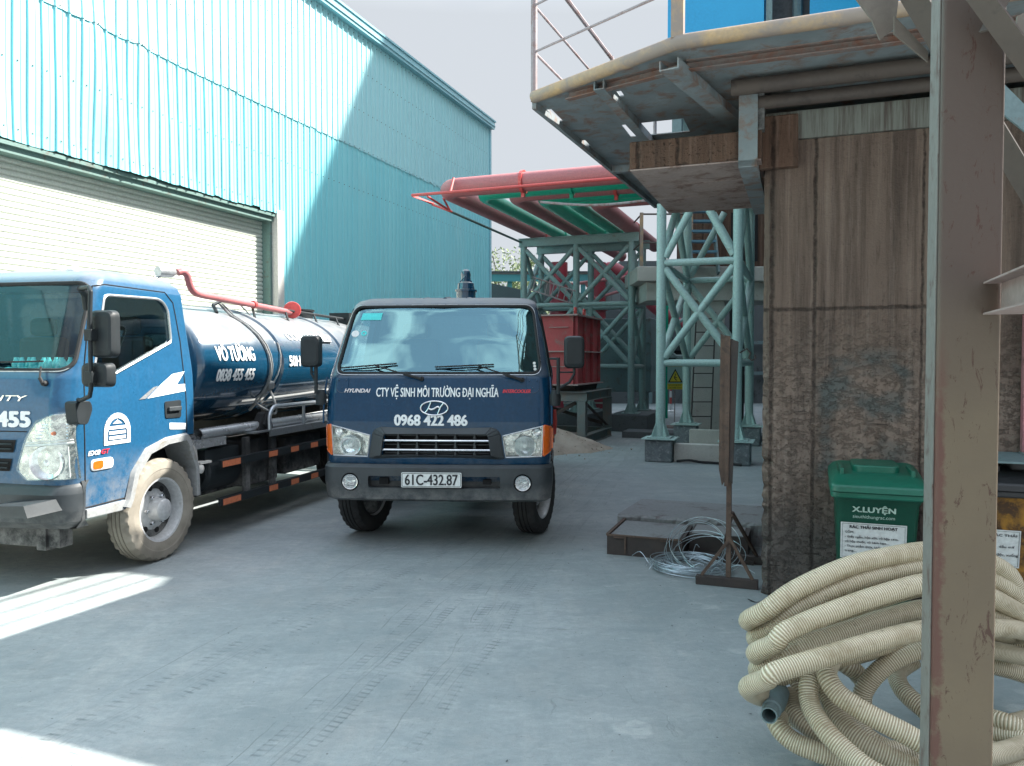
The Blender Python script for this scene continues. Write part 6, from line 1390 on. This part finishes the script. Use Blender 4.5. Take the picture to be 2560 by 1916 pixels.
text_on(mb, 'RÁC THẢI SINH HOẠT', -.02, .610, .27, .016, BF(.006), .07)
for s_, z, w_ in (('GỒM:', .578, .05), ('- Giấy ngắn, hộp sữa, vỏ hộp cơm,', .548, .30), ('vỏ hộp thuốc, vỏ bánh kẹo,...', .518, .25), ('- Thực phẩm thừa, khăn giấy, khẩu', .488, .30), ('trang,...', .458, .07)):
    text_on(mb, s_, -.18 + w_ / 2, z, w_, .012, BF(.006), .004)
mb.build('notice_text', M['ink'], lb)
YB = toNT(P(2520, 1300, 4.55)); yx, yy = YB.x + .16, YB.y + .28
b2, bd2 = bin_('grimy yellow wheelie bin with a black lid behind the khaki column', (yx, yy, 0), .50, .56, 1.0, M['yellowbin'], M['blacklid'], 'wheelie bins by the wall')
YF = lambda e: (lambda a, b: Vector((yx + a, yy + front_y(b) - e, b)))
mb = MB(); mb.add([YF(.004)(*p) for p in ((-.36 + .11, .41), (-.08, .41), (-.08, .64), (-.25, .64))], [(0, 1, 2, 3)]); lb = mb.build('notice', M['paper'], bd2)
mb = MB(); mb.tube([YF(.005)(a, b) for a, b in ((-.245, .418), (-.088, .418), (-.088, .632), (-.245, .632))], .0014, 4, True); text_on(mb, 'RÁC THẢI', -.165, .60, .13, .014, YF(.006), .02); text_on(mb, 'dầu mỡ', -.15, .53, .08, .013, YF(.006), .004); text_on(mb, 'độc, xuống', -.145, .48, .11, .013, YF(.006), .004); mb.build('notice_text', M['ink'], lb)
mb = MB(); mb.plate([(yx - .28, yy - .30, 1.045), (yx + .25, yy - .30, 1.045), (yx + .25, yy + .15, 1.06), (yx - .28, yy + .15, 1.06)], .012); o = mb.build('steel_sheet', M['greysteel'], None, 'nt', (yx, yy, 1.04)); setp(o, 'grey steel sheet lying on the lid of the yellow bin', 'sheet')
# ------------------------------------------------------------------ steel box, slab, wire, plate stand
bx = thing('steel_box', 'low rusty dark steel box on the ground left of the brown block', 'steel box', (-1.2, 6.8, 0), 'nt')
mb = MB(); mb.box((-1.55, 6.45, 0), (-.92, 7.10, .160)); mb.build('body', M['darkrust'], bx)
mb = MB(); mb.box((-1.525, 6.485, .161), (-.95, 7.08, .168)); mb.build('lid', M['slab'], bx)
mb = MB(); mb.box((-1.555, 6.44, .1605), (-1.528, 7.12, .182)); mb.box((-1.53, 6.44, .1605), (-.92, 6.462, .174)); mb.box((-1.40, 6.436, .02), (-1.385, 6.4495, .158)); mb.box((-1.49, 6.425, .150), (-1.40, 6.4395, .157)); mb.box((-1.10, 6.425, .150), (-1.02, 6.4395, .157)); mb.build('edge_trim', M['rust'], bx)
bx2 = thing('steel_tray', 'smaller rusty steel tray beside the dark steel box', 'steel tray', (-.6, 6.8, 0), 'nt')
mb = MB(); mb.box((-.90, 6.72, 0), (-.42, 7.12, .17)); mb.box((-.90, 6.50, 0), (-.36, 6.70, .03)); mb.build('body', M['darkrust'], bx2); mb = MB(); mb.box((-.88, 6.74, .171), (-.46, 7.10, .176)); mb.build('lid', M['slab'], bx2)
rd = random.Random(9); mb = MB(); n = 40; vs = []
for i in range(n + 1):
    a = -1.62 + 1.45 * i / n; vs += [(a, 7.16 + rd.uniform(-.012, .012), 0), (a, 7.16 + rd.uniform(-.02, .02), .185), (a, 7.19 + rd.uniform(-.015, .015), .205), (a, 8.35, .15), (a, 8.40, 0)]
mb.add(vs, [[i * 5 + k, i * 5 + k + 1, i * 5 + k + 6, i * 5 + k + 5] for i in range(n) for k in range(4)] + [[0, 1, 2, 3, 4], [n * 5 + k for k in range(5)]]); o = mb.build('broken_slab', M['slab'], None, 'nt', (-.9, 7.6, 0)); setp(o, 'raised dusty concrete slab with a broken edge behind the steel box', 'concrete slab')
mb = MB(); rd = random.Random(2)
c0 = toNT(Vector((1.38, 6.10, 0)))
for k in range(18):
    r = rd.uniform(.17, .30); dx, dy = rd.uniform(-.05, .05), rd.uniform(-.05, .05); ph = rd.uniform(0, 6); e = rd.uniform(.85, 1.0)
    mb.tube([(c0.x + dx + r * math.cos(a), c0.y + dy + r * e * math.sin(a), .012 + .003 * k + .02 * abs(math.sin(a + ph))) for a in [2 * PI * i / 40 for i in range(40)]], .0028, 4, True)
for k in range(8):
    r = rd.uniform(.20, .29); tl = R(rd.uniform(18, 52)); cx, cy = c0.x + .12 + rd.uniform(-.07, .07), c0.y + .10 + rd.uniform(-.04, .06)
    zc = r * math.sin(tl) + .02; az = rd.uniform(-.3, .3)
    pts = []
    for i in range(36):
        a = 2 * PI * i / 36; u_, v_ = r * math.cos(a), r * math.sin(a); yy_ = v_ * math.cos(tl); pts.append((cx + u_ * math.cos(az) - yy_ * math.sin(az), cy + u_ * math.sin(az) + yy_ * math.cos(az), zc + v_ * math.sin(tl)))
    mb.tube(pts, .0028, 4, True)
for k in range(9):
    a = rd.uniform(0, 6.28); p = Vector((c0.x + .3 * math.cos(a), c0.y + .3 * math.sin(a), .03)); q = p + Vector((rd.uniform(-.22, .25), rd.uniform(-.15, .1), rd.uniform(0, .10))); mb.tube(smoothpath([p, (p + q) / 2 + Vector((0, 0, .06)), q], 4), .0028, 4)
o = mb.build('wire_coil', M['wire'], None, 'nt', (c0.x, c0.y, 0)); setp(o, 'tangled coil of thin pale wire leaning on the steel box', 'wire coil')
ps = thing('plate_stand', 'rusty steel stand with a tall post and flat base bars beside the block', 'stand', toNT(Vector((1.62, 5.95, 0))), 'nt')
f0, f1 = toNT(Vector((1.36, 5.72, 0))), toNT(Vector((1.75, 5.57, 0))); r0, r1 = toNT(Vector((1.73, 6.35, 0))), toNT(Vector((2.03, 6.25, 0)))
fx0, fx1, fy, ry = f0.x, -.29, f0.y, r0.y
mb = MB(); mb.box((fx0, fy - .03, 0), (fx1, fy + .03, .065)); mb.build('base_bar', M['darkrust'], ps, bevel=.004); mb = MB(); mb.box((fx0 + .08, ry - .03, 0), (fx1 + .02, ry + .03, .065)); mb.build('base_bar', M['darkrust'], ps, bevel=.004)
pp_ = toNT(P(1829, 1450, 5.72)); px, py = pp_.x, fy
mb = MB(); mb.channel((px, py, .066), (px, py, 1.80), .035, .05, .006); mb.build('post', M['rust'], ps)
mb = MB()
for a, b, h in (((fx0 + .04, fy), (px, py), .36), ((fx1 - .04, fy), (px, py), .34), ((fx0 + .12, ry), (px, py + .1), .52), ((fx1 - .05, ry), (px, py + .1), .52)): mb.bar((a[0], a[1], .066), (b[0], b[1], h), .022, .022)
mb.bar((px, py, .52), (px, py + .12, .52), .02, .02); mb.build('strut', M['rust'], ps)
mb = MB(); mb.tube([(px + .05, py, 1.70), (px + .10, py, 1.73), (px + .125, py, 1.70), (px + .115, py, 1.665), (px + .135, py, 1.645), (px + .16, py, 1.66), (px + .155, py, 1.685)], .006, 6); mb.build('hook', M['darkrust'], ps)
pt_ = thing('rusty_plate', 'tall narrow rusty steel plates hanging from the top of the stand', 'steel plate', (px, py, 1.3), 'nt')
mb = MB(); mb.prism([(px - .085, .86), (px - .062, .74), (px - .03, .80), (px - .030, 1.80), (px - .080, 1.84)], 1, py - .045, py - .037); mb.prism([(px - .045, .74), (px - .015, .74), (px - .010, 1.82), (px - .052, 1.825)], 1, py - .060, py - .050); mb.build('plate', M['rust'], pt_)
mb = MB(); mb.prism([(px - .012, .78), (px + .012, .76), (px + .046, 1.78), (px - .005, 1.80)], 1, py - .052, py - .040); mb.build('plate', M['darkrust'], pt_)
# ------------------------------------------------------------------ hoses
def hosemesh(name, paths, r, parent=None, label=None, cat=None, group=None, base=None):
    o = bpy.data.objects.new(name, bpy.data.meshes.new(name)); SC.collection.objects.link(o); vs, fs, uv = [], [], []; seg = 14; b = Vector(base)
    for pts in paths:
        # even resampling
        L = [0.]
        for p, q in zip(pts[:-1], pts[1:]): L.append(L[-1] + (q - p).length)
        N_ = max(4, int(L[-1] / .025)); q = []; j = 0
        for i in range(N_ + 1):
            d = L[-1] * i / N_
            while j < len(L) - 2 and L[j + 1] < d: j += 1
            q.append(pts[j] + (pts[j + 1] - pts[j]) * ((d - L[j]) / max(1e-6, L[j + 1] - L[j])))
        x = None; k0 = len(vs)
        for i, p in enumerate(q):
            d = (q[min(i + 1, N_)] - q[max(i - 1, 0)]).normalized()
            if x is None: x, y, _ = frame_vec(d)
            else: x = (x - d * x.dot(d)).normalized(); y = x.cross(d).normalized()
            vs += [p - b + (x * math.cos(2 * PI * k / seg) + y * math.sin(2 * PI * k / seg)) * r for k in range(seg)]
        for i in range(N_):
            for k in range(seg):
                fs.append([k0 + i * seg + k, k0 + i * seg + (k + 1) % seg, k0 + (i + 1) * seg + (k + 1) % seg, k0 + (i + 1) * seg + k])
                u0, u1 = L[-1] * i / N_, L[-1] * (i + 1) / N_; uv += [(u0, k / seg), (u0, (k + 1) / seg), (u1, (k + 1) / seg), (u1, k / seg)]
    me = o.data; me.from_pydata(vs, [], fs); l = me.uv_layers.new(name="UVMap")
    for i, c in enumerate(uv): l.data[i].uv = c
    for p in me.polygons: p.use_smooth = True
    me.materials.append(M['hose']); me.update(); o.location = b; BASES[o.name] = b
    if parent: o.parent = parent; o.location = (0, 0, 0); o.location = b - BASES[parent.name]
    if label: setp(o, label, cat, group)
    return o
U = lambda x, y, d: P(1820 + .4927 * x, 1100 + .4927 * y, d)     # survey crop of the coil
top = []
S1 = [(114, 930, 3.08), (150, 865, 3.06), (350, 758, 3.05), (600, 645, 3.08), (820, 590, 3.12), (1030, 563, 3.15), (1250, 590, 3.18), (1420, 680, 3.22), (1475, 790, 3.25)]
S2 = [(168, 1020, 3.12), (188, 955, 3.09), (330, 858, 3.07), (600, 735, 3.08), (820, 672, 3.12), (1030, 640, 3.15), (1250, 680, 3.18), (1440, 770, 3.22), (1500, 860, 3.25)]
S3 = [(176, 1085, 2.98), (192, 1035, 2.95), (290, 975, 2.94), (520, 875, 2.96), (800, 778, 3.0), (1030, 725, 3.04), (1250, 760, 3.1), (1430, 850, 3.18), (1520, 900, 3.25)]
S4 = [(158, 1155, 3.05), (200, 1120, 3.03), (400, 1040, 3.02), (620, 965, 3.04), (820, 900, 3.08), (1030, 855, 3.12), (1260, 880, 3.16), (1470, 950, 3.22)]
S5 = [(140, 1250, 2.88), (155, 1212, 2.86), (240, 1180, 2.84), (520, 1092, 2.86), (800, 1010, 2.92), (1030, 960, 2.98), (1250, 955, 3.05), (1450, 960, 3.15)]
def loopback(front, dz, dd):
    front = front[1:]; f = [U(*p) for p in front]; b = [U(x, y + dz, d + dd) for x, y, d in front[::-1]]
    f[0].x += .035; b[-1].x += .035
    l1 = f[0] + Vector((-.046, .09, -.072)); l2 = b[-1] + Vector((-.050, -.095, -.008)); rm = (f[-1] + b[0]) / 2 + Vector((.08, 0, -.01))
    q_ = smoothpath(f + [rm] + b + [l2, l1], 7, True); return q_ + q_[:3]
def clean(p):
    out = [p[0]]
    for q in p[1:]:
        if (q - out[-1]).length > .004: out.append(q)
    return out
hc = thing('suction_hose', 'cream ribbed suction hose coiled in the upper leaning stack', 'hose', U(700, 1100, 3.1), 'w', 'cream suction hoses')
for nm, s_, dz, dd in (('hose_loop', S1, 14, .30), ('hose_loop', S2, 16, .32), ('hose_loop', S3, 20, .34), ('hose_loop', S4, 25, .30), ('hose_loop', S5, 30, .30)):
    hosemesh(nm, [clean(loopback(s_, dz, dd))], .0385, hc, base=U(700, 1100, 3.1))
lc = thing('suction_hose', 'cream ribbed suction hose lying in tangled loops on the ground, steel coupling at its end', 'hose', U(700, 1450, 3.1), 'w', 'cream suction hoses')
Ls = [
 [(520, 1130, 3.05), (500, 1190, 2.96), (560, 1290, 2.90), (700, 1385, 2.84), (880, 1480, 2.78), (1060, 1570, 2.74), (1300, 1600, 2.78), (1480, 1560, 2.9), (1640, 1480, 3.1)],
 [(480, 1150, 3.1), (415, 1230, 3.0), (420, 1350, 2.94), (500, 1480, 2.84), (620, 1600, 2.76), (760, 1700, 2.68), (1000, 1790, 2.64)],
 [(500, 1200, 3.1), (510, 1290, 3.05), (560, 1400, 2.98), (660, 1510, 2.90), (800, 1600, 2.84), (1000, 1680, 2.8), (1250, 1700, 2.8), (1500, 1650, 2.9)],
 [(680, 1340, 3.2), (690, 1270, 3.2), (770, 1170, 3.2), (900, 1090, 3.2), (1060, 1050, 3.22), (1300, 1060, 3.3), (1500, 1100, 3.4)],
 [(940, 1120, 3.45), (860, 1180, 3.4), (880, 1260, 3.3), (960, 1340, 3.22), (1080, 1420, 3.16), (1300, 1450, 3.15), (1480, 1430, 3.25), (1600, 1380, 3.4)],
 [(700, 1240, 3.3), (640, 1170, 3.3), (580, 1120, 3.32), (760, 1060, 3.35), (1040, 960, 3.4)],
 [(260, 1400, 3.08), (250, 1450, 3.03), (330, 1530, 2.98), (470, 1590, 2.93), (640, 1650, 2.9), (900, 1720, 2.85)],
 [(330, 1290, 3.2), (330, 1370, 3.12), (390, 1440, 3.06), (520, 1530, 3.0), (700, 1610, 2.94), (900, 1660, 2.9)],
 [(240, 1330, 3.16), (320, 1400, 3.14), (480, 1480, 3.08), (640, 1540, 3.02), (860, 1580, 2.98), (1100, 1560, 2.98)],
 [(640, 1430, 3.14), (720, 1520, 3.05), (860, 1590, 3.0), (1040, 1620, 2.95), (1300, 1560, 3.0), (1500, 1500, 3.1)],
 [(380, 1200, 3.25), (360, 1260, 3.2), (400, 1330, 3.16), (470, 1440, 3.10), (600, 1560, 3.0), (760, 1640, 2.95)],
 [(1060, 890, 3.5), (1300, 900, 3.5), (1500, 930, 3.5), (1650, 990, 3.5)], [(1060, 1130, 3.45), (1300, 1140, 3.45), (1500, 1190, 3.45), (1650, 1260, 3.45)], [(1060, 1010, 3.55), (1300, 1030, 3.55), (1500, 1080, 3.5), (1650, 1150, 3.5)],
 [(1100, 1300, 3.3), (1300, 1400, 3.1), (1420, 1440, 3.0), (1640, 1520, 2.95)], [(1100, 1400, 3.2), (1300, 1480, 3.05), (1500, 1520, 2.95), (1660, 1600, 2.85)],
 [(1660, 760, 3.5), (1520, 770, 3.45), (1400, 790, 3.45)],
]
for k, l_ in enumerate(Ls):
    pts = [U(*p) for p in l_]
    for p in pts: p.z = max(p.z, .039)
    hosemesh('hose_loop', [clean(smoothpath(pts, 7))], .0385, lc, base=U(700, 1450, 3.1))
c0_, c1_ = U(255, 1290, 3.12), U(208, 1400, 2.92); d = (c1_ - c0_).normalized(); Lc = (c1_ - c0_).length
mb = MB(); mb.lathe([(.041, -.02), (.043, .02), (.043, Lc * .45), (.034, Lc * .55), (.032, Lc * .62), (.037, Lc * .64), (.037, Lc * .72), (.031, Lc * .74), (.031, Lc), (.026, Lc), (.026, Lc * .4), (0, Lc * .4)], c0_, d, 24)
mb.build('coupling', M['greysteel'], lc, ang=30)
# thin plank/fallen strap on the ground beside the block
mb = MB(); mb.tube(smoothpath([P(1870, 1505, 5.32), P(1890, 1512, 5.25), P(1915, 1508, 5.28), P(1935, 1500, 5.32)], 4), .006, 5)
for v in mb.v: v.z = max(v.z, .006)
o = mb.build('scrap_wire', M['darkrust'], None, 'w', P(1900, 1508, 5.3) * 1); setp(o, 'scrap of black wire on the ground at the foot of the block', 'wire')
